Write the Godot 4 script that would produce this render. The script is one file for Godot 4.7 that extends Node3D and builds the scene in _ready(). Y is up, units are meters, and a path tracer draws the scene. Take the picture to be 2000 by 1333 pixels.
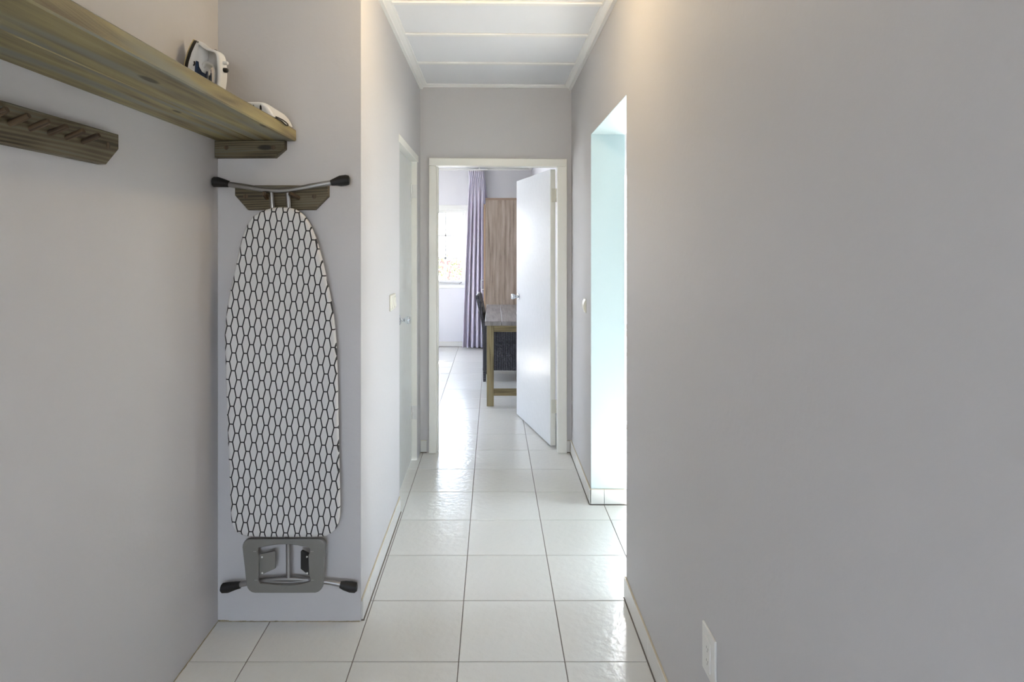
extends Node3D
# A white-tiled hallway with an ironing nook, a bedroom at its end and a bright room to its right.
# Coordinates: x to the right, y up from the floor, and "depth" d straight ahead (z = -d).

const H := 2.65          # ceiling height
const TILE := 0.3816     # floor tile pitch
const TX := -0.5054      # a joint between tile columns
const TD := 2.227        # a joint between tile rows

var M := {}

# ------------------------------------------------------------------ mesh builder
class Shape:
	var v := PackedVector3Array()
	var n := PackedVector3Array()
	var t := PackedVector2Array()
	var g := Vector3.RIGHT          # grain direction for the texture coordinates
	var off := Vector2.ZERO

	func grain(dir: Vector3, o := Vector2.ZERO) -> Shape:
		g = dir
		off = o
		return self

	func uv_of(p: Vector3, nn: Vector3) -> Vector2:
		var side := nn.cross(g)
		if side.length() < 0.3:
			var e := Vector3.UP if absf(g.y) < 0.7 else Vector3.RIGHT
			var f := g.cross(e).normalized()
			return Vector2(p.dot(e), p.dot(f)) + off
		return Vector2(p.dot(g), p.dot(side.normalized())) + off

	# corners run anticlockwise seen from outside; Godot wants clockwise
	func tri(a: Vector3, b: Vector3, c: Vector3, na = null, nb = null, nc = null, ua = null, ub = null, uc = null) -> void:
		var fn := (b - a).cross(c - a)
		if fn.length_squared() < 1e-16:
			return
		fn = fn.normalized()
		v.append_array([a, c, b])
		n.append_array([na if na != null else fn, nc if nc != null else fn, nb if nb != null else fn])
		if ua != null:
			t.append_array([ua, uc, ub])
		else:
			t.append_array([uv_of(a, fn), uv_of(c, fn), uv_of(b, fn)])

	func quad(a: Vector3, b: Vector3, c: Vector3, d: Vector3) -> void:
		tri(a, b, c)
		tri(a, c, d)

	func quad_n(a, b, c, d, na, nb, nc, nd) -> void:
		tri(a, b, c, na, nb, nc)
		tri(a, c, d, na, nc, nd)

	# a box given by its extents, with chamfered edges when bevel > 0
	func box(lo: Vector3, hi: Vector3, bevel := 0.0) -> Shape:
		return obox((lo + hi) / 2.0, hi - lo, Basis(), bevel)

	func obox(c: Vector3, size: Vector3, bs: Basis, bevel := 0.0) -> Shape:
		var h := size / 2.0
		var b := minf(bevel, minf(h.x, minf(h.y, h.z)) * 0.6)
		for ax in 3:
			for s in [-1.0, 1.0]:
				var u := (ax + 1) % 3
				var w := (ax + 2) % 3
				var q := []
				for k in [[-1, -1], [1, -1], [1, 1], [-1, 1]]:
					var p := Vector3()
					p[ax] = s * h[ax]
					p[u] = k[0] * (h[u] - b)
					p[w] = k[1] * (h[w] - b)
					q.append(c + bs * p)
				if s < 0:
					q.reverse()
				quad(q[0], q[1], q[2], q[3])
		if b > 0.0:
			for ax in 3:       # twelve edge chamfers
				var u := (ax + 1) % 3
				var w := (ax + 2) % 3
				for su in [-1.0, 1.0]:
					for sw in [-1.0, 1.0]:
						var p := []
						for k in [[0, -1], [0, 1], [1, 1], [1, -1]]:
							var e := Vector3()
							e[ax] = k[1] * (h[ax] - b)
							e[u] = su * (h[u] - (b if k[0] == 1 else 0.0))
							e[w] = sw * (h[w] - (0.0 if k[0] == 1 else b))
							p.append(c + bs * e)
						var out: Vector3 = bs * (Vector3() + _axis(u) * su + _axis(w) * sw)
						if (p[1] - p[0]).cross(p[2] - p[0]).dot(out) < 0:
							p.reverse()
						quad(p[0], p[1], p[2], p[3])
			for sx in [-1.0, 1.0]:
				for sy in [-1.0, 1.0]:
					for sz in [-1.0, 1.0]:
						var p0 := c + bs * Vector3(sx * h.x, sy * (h.y - b), sz * (h.z - b))
						var p1 := c + bs * Vector3(sx * (h.x - b), sy * h.y, sz * (h.z - b))
						var p2 := c + bs * Vector3(sx * (h.x - b), sy * (h.y - b), sz * h.z)
						if (p1 - p0).cross(p2 - p0).dot(bs * Vector3(sx, sy, sz)) < 0:
							tri(p0, p2, p1)
						else:
							tri(p0, p1, p2)
		return self

	func _axis(i: int) -> Vector3:
		return [Vector3.RIGHT, Vector3.UP, Vector3.BACK][i]

	# a polygon (in the plane u, w from origin o) extruded along u x w, front edge chamfered; a hole loop must have its own points
	func prism(o: Vector3, u: Vector3, w: Vector3, poly: PackedVector2Array, depth: float, bevel := 0.0, hole := PackedVector2Array(), steps := 1) -> Shape:
		var f := u.cross(w).normalized()
		var loop := poly.duplicate()
		if Geometry2D.is_polygon_clockwise(loop):
			loop.reverse()
		var inner := hole.duplicate()
		if inner.size() and not Geometry2D.is_polygon_clockwise(inner):
			inner.reverse()
		var fronts := []
		for lp in ([loop, inner] if inner.size() else [loop]):
			var levels := [[0.0, 0.0]]
			if bevel > 0.0:
				for k in steps + 1:
					var a := PI / 2.0 * k / steps
					levels.append([bevel * (1.0 - cos(a)), depth - bevel + bevel * sin(a)])
			else:
				levels.append([0.0, depth])
			var cnt: int = lp.size()
			var nrm := []
			for i in cnt:
				var e1: Vector2 = (lp[i] - lp[(i + cnt - 1) % cnt]).normalized()
				var e2: Vector2 = (lp[(i + 1) % cnt] - lp[i]).normalized()
				nrm.append([Vector2(e1.y, -e1.x), Vector2(e2.y, -e2.x)])
			var rings := []
			for lv in levels:
				var r := PackedVector2Array()
				for i in cnt:
					var m: Vector2 = (nrm[i][0] + nrm[i][1])
					m = m / maxf(0.35, m.length_squared() / 2.0)
					r.append(lp[i] - m * lv[0])
				rings.append(r)
			for k in levels.size() - 1:
				var ta: float = 0.0 if k == 0 else PI / 2.0 * (k - 1) / steps
				var tb: float = 0.0 if k == 0 else PI / 2.0 * k / steps
				if steps == 1 and k > 0:
					ta = PI / 4.0
					tb = PI / 4.0
				for i in cnt:
					var j := (i + 1) % cnt
					var ni: Vector2 = nrm[i][1]
					var nj: Vector2 = ni
					if nrm[i][0].dot(nrm[i][1]) > 0.75:
						ni = (nrm[i][0] + nrm[i][1]).normalized()
					if nrm[j][0].dot(nrm[j][1]) > 0.75:
						nj = (nrm[j][0] + nrm[j][1]).normalized()
					var n3 := func(q: Vector2, a: float) -> Vector3: return ((u * q.x + w * q.y) * cos(a) + f * sin(a)).normalized()
					var P := func(q: Vector2, z: float) -> Vector3: return o + u * q.x + w * q.y + f * z
					quad_n(P.call(rings[k][i], levels[k][1]), P.call(rings[k][j], levels[k][1]), P.call(rings[k + 1][j], levels[k + 1][1]), P.call(rings[k + 1][i], levels[k + 1][1]),
						n3.call(ni, ta), n3.call(nj, ta), n3.call(nj, tb), n3.call(ni, tb))
			fronts.append([rings[rings.size() - 1], rings[0]])
		for side in 2:
			var ring: PackedVector2Array = fronts[0][side]
			if fronts.size() == 2:
				ring = _bridge(ring, fronts[1][side])
			var ids := Geometry2D.triangulate_polygon(ring)
			var z := depth if side == 0 else 0.0
			for k in range(0, ids.size(), 3):
				var q := [ring[ids[k]], ring[ids[k + 1]], ring[ids[k + 2]]]
				var area: float = (q[1] - q[0]).cross(q[2] - q[0])
				if (area < 0) != (side == 1):
					q.reverse()
				var p := []
				for e in q:
					p.append(o + u * e.x + w * e.y + f * z)
				tri(p[0], p[1], p[2])
		return self

	func _bridge(a: PackedVector2Array, b: PackedVector2Array) -> PackedVector2Array:
		var best := [0, 0, INF]
		for i in a.size():
			for j in b.size():
				var d := a[i].distance_to(b[j])
				if d < best[2]:
					best = [i, j, d]
		var out := PackedVector2Array()
		for i in a.size() + 1:
			out.append(a[(best[0] + i) % a.size()])
		for j in b.size() + 1:
			out.append(b[(best[1] + j) % b.size()])
		# part the two sides of the cut by a hair so that the triangulation stays simple
		var cut := (b[best[1]] - a[best[0]]).normalized()
		var sd := Vector2(-cut.y, cut.x) * 1e-5
		out[a.size()] += sd
		out[a.size() + 1] += sd
		return out

	# surface of revolution: profile of (radius, distance along axis)
	func lathe(o: Vector3, axis: Vector3, prof: Array, segs := 20) -> Shape:
		var ax := axis.normalized()
		var e := ax.cross(Vector3.UP if absf(ax.y) < 0.9 else Vector3.RIGHT).normalized()
		var f := ax.cross(e)
		for k in prof.size() - 1:
			var p0: Vector2 = prof[k]
			var p1: Vector2 = prof[k + 1]
			var sl := (p1 - p0).normalized()
			var nf := Vector2(sl.y, -sl.x)     # (radial, axial)
			var na := nf
			var nb := nf
			if k > 0:
				var q := (p0 - prof[k - 1] as Vector2).normalized()
				if q.dot(sl) > 0.6:
					var m := Vector2(q.y, -q.x)
					na = (nf + m).normalized()
			if k < prof.size() - 2:
				var q := (prof[k + 2] as Vector2 - p1).normalized()
				if q.dot(sl) > 0.6:
					var m := Vector2(q.y, -q.x)
					nb = (nf + m).normalized()
			for i in segs:
				var a := TAU * i / segs
				var b := TAU * (i + 1) / segs
				var ra := e * cos(a) + f * sin(a)
				var rb := e * cos(b) + f * sin(b)
				quad_n(o + ra * p0.x + ax * p0.y, o + rb * p0.x + ax * p0.y, o + rb * p1.x + ax * p1.y, o + ra * p1.x + ax * p1.y,
					ra * na.x + ax * na.y, rb * na.x + ax * na.y, rb * nb.x + ax * nb.y, ra * nb.x + ax * nb.y)
		return self

	# a round tube along a path; radius may be an array; squash flattens it along one direction
	func tube(path: Array, radius, segs := 12, caps := true) -> Shape:
		var rings := []
		var norms := []
		var up := Vector3.UP
		var t0: Vector3 = (path[1] - path[0]).normalized()
		if absf(t0.dot(up)) > 0.9:
			up = Vector3.RIGHT
		for i in path.size():
			var d: Vector3
			if i == 0:
				d = path[1] - path[0]
			elif i == path.size() - 1:
				d = path[i] - path[i - 1]
			else:
				d = path[i + 1] - path[i - 1]
			d = d.normalized()
			var e := (up - d * up.dot(d)).normalized()
			up = e
			var f := d.cross(e)
			var r: float = radius[i] if radius is Array else radius
			var ring := []
			var nn := []
			for k in segs:
				var a := TAU * k / segs
				nn.append(e * cos(a) + f * sin(a))
				ring.append(path[i] + nn[k] * r)
			rings.append(ring)
			norms.append(nn)
		for i in path.size() - 1:
			for k in segs:
				var l := (k + 1) % segs
				quad_n(rings[i][k], rings[i][l], rings[i + 1][l], rings[i + 1][k], norms[i][k], norms[i][l], norms[i + 1][l], norms[i + 1][k])
		if caps:
			for k in segs:
				var l := (k + 1) % segs
				tri(path[0], rings[0][l], rings[0][k])
				var z := path.size() - 1
				tri(path[z], rings[z][k], rings[z][l])
		return self

	# loops of equal point counts joined into a skin, both ends closed by fans
	func loft(loops: Array, close := true) -> Shape:
		var cnt: int = loops[0].size()
		var cen := []
		for lp in loops:
			var c := Vector3()
			for p in lp:
				c += p
			cen.append(c / cnt)
		var nn := []
		for k in loops.size():
			var row := []
			for i in cnt:
				var du: Vector3 = loops[k][(i + 1) % cnt] - loops[k][(i + cnt - 1) % cnt]
				var dv: Vector3 = loops[mini(k + 1, loops.size() - 1)][i] - loops[maxi(k - 1, 0)][i]
				var q := du.cross(dv)
				row.append(q.normalized())
			nn.append(row)
		for k in loops.size() - 1:
			for i in cnt:
				var j := (i + 1) % cnt
				quad_n(loops[k][i], loops[k][j], loops[k + 1][j], loops[k + 1][i], nn[k][i], nn[k][j], nn[k + 1][j], nn[k + 1][i])
		if close:
			var z := loops.size() - 1
			for i in cnt:
				var j := (i + 1) % cnt
				tri(cen[0], loops[0][j], loops[0][i])
				tri(cen[z], loops[z][i], loops[z][j])
		return self

	func mesh() -> ArrayMesh:
		var a := []
		a.resize(Mesh.ARRAY_MAX)
		a[Mesh.ARRAY_VERTEX] = v
		a[Mesh.ARRAY_NORMAL] = n
		a[Mesh.ARRAY_TEX_UV] = t
		var m := ArrayMesh.new()
		m.add_surface_from_arrays(Mesh.PRIMITIVE_TRIANGLES, a)
		return m


# ------------------------------------------------------------------ small helpers
func P(x: float, y: float, d: float) -> Vector3:
	return Vector3(x, y, -d)

# box by extents in x, y and depth
func bx(x0: float, x1: float, y0: float, y1: float, d0: float, d1: float, bevel := 0.0, s: Shape = null) -> Shape:
	if s == null:
		s = Shape.new()
	return s.box(Vector3(x0, y0, -d1), Vector3(x1, y1, -d0), bevel)

func put(called: String, s, mat: Material, parent: Node = self) -> MeshInstance3D:
	var o := MeshInstance3D.new()
	o.name = called
	o.mesh = s.mesh() if s is Shape else s
	o.material_override = mat
	o.cast_shadow = GeometryInstance3D.SHADOW_CASTING_SETTING_ON
	parent.add_child(o, true)
	return o

func thing(called: String, label: String, category: String, at := Vector3.ZERO, group := "") -> Node3D:
	var o := Node3D.new()
	o.name = called
	o.position = at
	add_child(o, true)
	return tag(o, label, category, group)

func tag(o: Node3D, label: String, category: String, group := "") -> Node3D:
	o.set_meta("label", label)
	o.set_meta("category", category)
	if group:
		o.set_meta("group", group)
	return o

func structure(o: Node3D, label: String, category: String) -> Node3D:
	o.set_meta("kind", "structure")
	return tag(o, label, category)

# a smooth closed curve through points
func smooth(pts: Array, per := 4) -> PackedVector2Array:
	var out := PackedVector2Array()
	var c := pts.size()
	for i in c:
		for k in per:
			out.append((pts[i] as Vector2).cubic_interpolate(pts[(i + 1) % c], pts[(i + c - 1) % c], pts[(i + 2) % c], float(k) / per))
	return out

func curve3(pts: Array, per := 6) -> Array:
	var out := []
	var c := pts.size()
	for i in c - 1:
		for k in per:
			out.append((pts[i] as Vector3).cubic_interpolate(pts[i + 1], pts[maxi(i - 1, 0)], pts[mini(i + 2, c - 1)], float(k) / per))
	out.append(pts[c - 1])
	return out

func noise(freq: float, sd: int, oct := 3) -> FastNoiseLite:
	var f := FastNoiseLite.new()
	f.noise_type = FastNoiseLite.TYPE_SIMPLEX_SMOOTH
	f.frequency = freq
	f.fractal_octaves = oct
	f.seed = sd
	return f

func noise_tex(freq: float, sd: int, size := 512, oct := 4) -> NoiseTexture2D:
	var t := NoiseTexture2D.new()
	t.width = size
	t.height = size
	t.seamless = true
	t.generate_mipmaps = false
	t.noise = noise(freq, sd, oct)
	return t

func mat(c: Color, rough := 0.6, metal := 0.0) -> StandardMaterial3D:
	var m := StandardMaterial3D.new()
	m.albedo_color = c
	m.roughness = rough
	m.metallic = metal
	return m

func relief(m: StandardMaterial3D, tex: Texture2D, cm: float, per_metre: float) -> StandardMaterial3D:
	m.heightmap_enabled = true
	m.heightmap_texture = tex
	m.heightmap_scale = cm
	m.uv1_triplanar = true
	m.uv1_world_triplanar = true
	m.uv1_scale = Vector3.ONE * per_metre
	return m

# wood: grain along u. Returns a material whose texture covers len_m x wid_m metres
func wood(sd: int, stops: Array, rings: float, streak: float, knots: Array, len_m: float, wid_m: float, rough := 0.65, stain := Color(0, 0, 0, 0)) -> StandardMaterial3D:
	var w := 1024
	var h := 256
	var im := Image.create(w, h, false, Image.FORMAT_RGB8)
	var hm := Image.create(w, h, false, Image.FORMAT_RGB8)
	var broad := noise(1.0, sd, 2)
	var fine := noise(1.0, sd + 7, 2)
	var blot := noise(1.0, sd + 13, 3)
	var hue := noise(1.0, sd + 29, 2)
	var grad := Gradient.new()
	grad.offsets = PackedFloat32Array([0.0, 0.33, 0.66, 1.0])
	grad.colors = PackedColorArray(stops)
	var dark: Color = (stops[0] as Color).darkened(0.45)
	for y in h:
		for x in w:
			var u := float(x) / w * len_m
			var v := float(y) / h * wid_m
			var warp := broad.get_noise_2d(u * 0.7, v * 4.0) * 0.035
			var kd := 0.0
			for k in knots:
				var dx: float = (u - k[0]) / k[2]
				var dy: float = (v - k[1]) / k[3]
				if absf(dx) > 7.0 or absf(dy) > 6.0:
					continue
				warp += exp(-(dx * dx * 0.10 + dy * dy * 0.35)) * k[3] * 1.2 * signf(dy) * (1.0 - exp(-absf(dy)))
				kd = maxf(kd, smoothstep(1.3, 0.6, sqrt(dx * dx + dy * dy)))
			var ring := 0.5 + 0.5 * sin((v + warp) * rings + 2.0 * broad.get_noise_2d(u * 0.4 + 40.0, (v + warp) * 14.0))
			ring = pow(ring, 1.6)
			var f := fine.get_noise_2d(u * 5.0, (v + warp) * 380.0)
			var b := blot.get_noise_2d(u * 1.7, (v + warp * 0.5) * 17.0)
			var val := clampf(0.5 + (ring - 0.45) * streak + f * 0.15 + b * 0.58, 0.0, 1.0)
			var c := grad.sample(val)
			if stain.a > 0.0:
				c = c.lerp(Color(stain.r, stain.g, stain.b), stain.a * smoothstep(-0.1, 0.45, hue.get_noise_2d(u * 0.9 + 9.0, v * 11.0)))
			c = c.lerp(dark, kd * 0.8)
			im.set_pixel(x, y, c)
			var hv := clampf(0.5 + (ring - 0.5) * 0.3 + f * 0.35, 0, 1)
			hm.set_pixel(x, y, Color(hv, hv, hv))
	var m := mat(Color.WHITE, rough)
	m.albedo_texture = ImageTexture.create_from_image(im)
	m.heightmap_enabled = true
	m.heightmap_texture = ImageTexture.create_from_image(hm)
	m.heightmap_scale = 0.04
	m.uv1_scale = Vector3(1.0 / len_m, 1.0 / wid_m, 1)
	return m

# the printed honeycomb of the ironing board cover, one repeat
func honeycomb() -> ImageTexture:
	var w := 256
	var h := 392
	var px := 0.0448
	var py := 0.0687
	var im := Image.create(w, h, false, Image.FORMAT_RGB8)
	var segs := []
	for i in range(-1, 4):
		for j in range(-1, 3):
			var c := Vector2(i * px / 2, j * py + (0.5 * py if posmod(i, 2) == 1 else 0.0))
			var a := Vector2(0.0072, 0)
			segs.append([c - a, c + a])
			segs.append([c + a, c + Vector2(0.0152, py / 2)])
			segs.append([c + a, c + Vector2(0.0152, -py / 2)])
			segs.append([c - a, c + Vector2(-0.0152, py / 2)])
			segs.append([c - a, c + Vector2(-0.0152, -py / 2)])
	for y in h:
		for x in w:
			var p := Vector2((x + 0.5) / w * px, (y + 0.5) / h * py)
			var d := 1.0
			for s in segs:
				if absf(s[0].y - p.y) > 0.05 or absf(s[0].x - p.x) > 0.03:
					continue
				d = minf(d, p.distance_to(Geometry2D.get_closest_point_to_segment(p, s[0], s[1])))
			var k := smoothstep(0.00245, 0.00205, d)
			im.set_pixel(x, y, Color(0.83, 0.82, 0.815).lerp(Color(0.115, 0.11, 0.115), k))
	return ImageTexture.create_from_image(im)

func weave() -> Array:
	var w := 64
	var im := Image.create(w, w, false, Image.FORMAT_RGB8)
	var hm := Image.create(w, w, false, Image.FORMAT_RGB8)
	for y in w:
		for x in w:
			var a := fposmod(x / 32.0, 1.0)
			var odd := (x / 32) % 2
			var b := fposmod(y / 16.0 + odd * 0.5, 1.0)
			var hv := sin(PI * a) * pow(sin(PI * b), 0.6)
			hm.set_pixel(x, y, Color(hv, hv, hv))
			im.set_pixel(x, y, Color(0.09, 0.09, 0.105).lerp(Color(0.31, 0.31, 0.355), hv))
	return [ImageTexture.create_from_image(im), ImageTexture.create_from_image(hm)]


# ------------------------------------------------------------------ scene
func _ready() -> void:
	# camera, with the lens shifted as in an architectural photograph
	var cam := Camera3D.new()
	cam.name = "camera"
	cam.projection = Camera3D.PROJECTION_FRUSTUM
	cam.near = 0.05
	cam.far = 200.0
	cam.size = 0.05 * 1333.0 / 1210.0
	cam.frustum_offset = Vector2(0.05 * 37.0 / 1210.0, -0.05 * 188.5 / 1210.0)
	cam.position = Vector3(0, 1.5, 0)
	add_child(cam)
	cam.current = true

	# sky, sun, exposure
	var env := Environment.new()
	env.background_mode = Environment.BG_SKY
	var sky := Sky.new()
	var sm := ProceduralSkyMaterial.new()
	sm.sky_top_color = Color(0.82, 0.90, 1.0)
	sm.sky_horizon_color = Color(0.95, 0.97, 1.0)
	sm.sky_curve = 0.25
	sm.ground_horizon_color = Color(0.80, 0.79, 0.77)
	sm.ground_bottom_color = Color(0.70, 0.69, 0.66)
	sm.sky_energy_multiplier = 1.0
	sm.ground_energy_multiplier = 1.0
	sky.sky_material = sm
	env.sky = sky
	env.background_energy_multiplier = 14.5
	env.tonemap_mode = Environment.TONE_MAPPER_LINEAR
	env.tonemap_exposure = 1.46
	env.sdfgi_enabled = true
	env.ssao_enabled = true
	env.ssil_enabled = true
	var we := WorldEnvironment.new()
	we.name = "world_environment"
	we.environment = env
	add_child(we)

	var sun := DirectionalLight3D.new()
	sun.name = "sun"
	sun.light_energy = 14.0
	sun.light_color = Color(1.0, 0.985, 0.965)
	sun.light_angular_distance = 1.0
	sun.shadow_enabled = true
	add_child(sun)
	sun.look_at_from_position(P(1.5, 8.0, 9.5), Vector3.ZERO, Vector3.UP)

	make_materials()
	build_floor()
	build_walls()
	build_ceilings()
	build_trim()
	build_doors()
	build_window()
	build_outside()
	build_lamp()
	build_shelf()
	build_peg_rail()
	build_ironing_board()
	build_iron()
	build_appliance()
	build_switches()
	build_curtain()
	build_wardrobe()
	build_desk()
	build_chair()
	build_armchair()


func make_materials() -> void:
	var plaster := noise_tex(0.035, 3, 512, 5)
	var ripple := noise_tex(0.02, 11, 512, 4)
	M.wall = relief(mat(Color(0.79, 0.782, 0.784), 0.62), plaster, 0.035, 1.6)
	M.wall_bed = relief(mat(Color(0.875, 0.872, 0.892), 0.62), plaster, 0.035, 1.6)
	M.mint = relief(mat(Color(0.765, 0.825, 0.833), 0.6), plaster, 0.03, 1.6)
	M.ceiling = relief(mat(Color(0.93, 0.935, 0.945), 0.6), plaster, 0.02, 1.6)
	M.ceiling_trim = mat(Color(0.95, 0.95, 0.94), 0.4)
	M.cream = mat(Color(0.935, 0.93, 0.90), 0.35)
	M.door = relief(mat(Color(0.87, 0.875, 0.88), 0.27), ripple, 0.10, 1.2)
	M.closet = relief(mat(Color(0.86, 0.87, 0.865), 0.22), ripple, 0.06, 1.2)
	M.grout = mat(Color(0.46, 0.43, 0.40), 0.9)
	M.dirty = relief(mat(Color(0.70, 0.655, 0.54), 0.95), plaster, 0.6, 6.0)
	M.tiles = []
	for c in [Color(0.86, 0.855, 0.835), Color(0.845, 0.84, 0.82), Color(0.87, 0.868, 0.85)]:
		M.tiles.append(relief(mat(c, 0.22), ripple, 0.085, 2.1))
	M.plastic = mat(Color(0.88, 0.87, 0.82), 0.3)
	M.white = mat(Color(0.90, 0.90, 0.89), 0.3)
	M.slot = mat(Color(0.08, 0.075, 0.07), 0.6)
	M.chrome = mat(Color(0.80, 0.82, 0.84), 0.12, 1.0)
	M.steel = mat(Color(0.62, 0.615, 0.61), 0.34, 0.9)
	M.tray = relief(mat(Color(0.52, 0.515, 0.50), 0.42, 0.4), ripple, 0.03, 5.0)
	M.dark_tray = mat(Color(0.20, 0.20, 0.20), 0.4, 0.5)
	M.plate = mat(Color(0.90, 0.895, 0.875), 0.35)
	M.oak_edge2 = mat(Color(0.52, 0.44, 0.375), 0.5)
	M.rubber = mat(Color(0.055, 0.055, 0.06), 0.55)
	M.black = mat(Color(0.03, 0.03, 0.03), 0.35)
	M.navy = mat(Color(0.05, 0.17, 0.30), 0.3)
	M.sole = mat(Color(0.72, 0.66, 0.50), 0.3, 0.7)
	var pine := [Color(0.39, 0.335, 0.24), Color(0.50, 0.455, 0.335), Color(0.59, 0.54, 0.375), Color(0.63, 0.585, 0.43)]
	M.pine = wood(21, pine, 190.0, 0.16, [[0.22, 0.075, 0.030, 0.008], [0.60, 0.05, 0.020, 0.006], [1.02, 0.045, 0.045, 0.012], [0.55, 0.24, 0.024, 0.007], [0.95, 0.17, 0.03, 0.006], [1.55, 0.23, 0.04, 0.012]], 2.4, 0.34, 0.6, Color(0.50, 0.505, 0.47, 0.8))
	var stained := [Color(0.21, 0.18, 0.13), Color(0.335, 0.30, 0.225), Color(0.43, 0.39, 0.295), Color(0.40, 0.39, 0.345)]
	M.stained = wood(44, stained, 520.0, 0.45, [[0.5, 0.02, 0.03, 0.010]], 1.4, 0.25)
	M.peg = wood(61, [Color(0.20, 0.155, 0.11), Color(0.30, 0.24, 0.175), Color(0.37, 0.30, 0.215), Color(0.35, 0.295, 0.23)], 600.0, 0.5, [], 0.5, 0.15)
	M.desktop = wood(72, [Color(0.40, 0.375, 0.365), Color(0.50, 0.48, 0.475), Color(0.56, 0.54, 0.535), Color(0.60, 0.585, 0.58)], 260.0, 0.15, [], 1.7, 0.3, 0.4)
	M.desk = wood(75, [Color(0.36, 0.31, 0.21), Color(0.50, 0.45, 0.32), Color(0.58, 0.525, 0.385), Color(0.53, 0.51, 0.43)], 260.0, 0.2, [], 0.9, 0.25)
	M.oak = wood(81, [Color(0.46, 0.40, 0.355), Color(0.555, 0.495, 0.445), Color(0.61, 0.55, 0.50), Color(0.66, 0.60, 0.55)], 120.0, 0.30, [[0.55, 0.18, 0.09, 0.02], [1.25, 0.17, 0.11, 0.022], [1.72, 0.18, 0.09, 0.016]], 2.2, 0.7, 0.5)
	M.oak_edge = mat(Color(0.66, 0.55, 0.45), 0.5)
	M.curtain = mat(Color(0.83, 0.81, 0.875), 0.85)
	M.curtain.backlight_enabled = true
	M.curtain.backlight = Color(0.20, 0.19, 0.22)
	var pane := mat(Color(0.95, 0.98, 1.0, 0.06), 0.03)
	pane.transparency = BaseMaterial3D.TRANSPARENCY_ALPHA
	M.pane = pane
	var wv := weave()
	M.wicker = mat(Color.WHITE, 0.45)
	M.wicker.albedo_texture = wv[0]
	M.wicker.heightmap_enabled = true
	M.wicker.heightmap_texture = wv[1]
	M.wicker.heightmap_scale = 0.3
	M.wicker.uv1_scale = Vector3(1.0 / 0.05, 1.0 / 0.05, 1)
	var cover := mat(Color.WHITE, 0.8)
	cover.albedo_texture = honeycomb()
	M.cover = cover
	M.concrete = mat(Color(0.72, 0.70, 0.66), 0.9)
	M.leaf = mat(Color(0.26, 0.31, 0.07), 0.6)
	M.leaf.backlight_enabled = true
	M.leaf.backlight = Color(0.16, 0.19, 0.05)
	M.petal = mat(Color(0.50, 0.11, 0.12), 0.6)
	M.petal.backlight_enabled = true
	M.petal.backlight = Color(0.2, 0.08, 0.08)
	M.petal2 = mat(Color(0.52, 0.27, 0.21), 0.6)
	M.petal2.backlight_enabled = true
	M.petal2.backlight = Color(0.2, 0.13, 0.1)
	M.stem = mat(Color(0.22, 0.17, 0.12), 0.8)
	M.teak = mat(Color(0.36, 0.25, 0.19), 0.5)


# ------------------------------------------------------------------ the setting
func build_floor() -> void:
	var slab := bx(-3.35, 4.4, -0.14, -0.0035, -2.45, 9.15)
	var fl := put("floor", slab, M.grout)
	structure(fl, "glossy white square floor tiles with thin dark grout joints", "floor")
	var regions := [Rect2(-1.1, -2.25, 1.68, 4.72), Rect2(-0.57, 2.4, 1.14, 2.1), Rect2(-3.2, 4.6, 3.78, 4.5), Rect2(0.56, 1.2, 3.64, 3.8)]
	var rng := RandomNumberGenerator.new()
	rng.seed = 5
	var size := TILE - 0.0034
	var one := Shape.new().box(Vector3(-size / 2, -0.01, -size / 2), Vector3(size / 2, 0, size / 2), 0.0012).mesh()
	var rest := Shape.new()
	var near := []
	for i in range(-8, 13):
		for k in range(-12, 19):
			var cell := Rect2(TX + TILE * i, TD + TILE * k, TILE, TILE)
			var seen := false
			for r in regions:
				if r.intersection(cell).get_area() > 0.0008:
					seen = true
			if not seen:
				continue
			var c := P(cell.get_center().x, -rng.randf() * 0.0003, cell.get_center().y)
			var far_off: bool = cell.position.y < 0.3 or cell.position.x > 1.7 or (cell.position.x > 0.7 and cell.position.y < 2.2) or cell.position.x < -2.1
			if far_off:
				rest.box(c + Vector3(-size / 2, -0.01, -size / 2), c + Vector3(size / 2, 0, size / 2))
			else:
				var t := put("tile", one, M.tiles[rng.randi() % 3], fl)
				t.position = c
	var r := put("tiles", rest, M.tiles[0], fl)
	r.set_meta("kind", "stuff")


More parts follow.
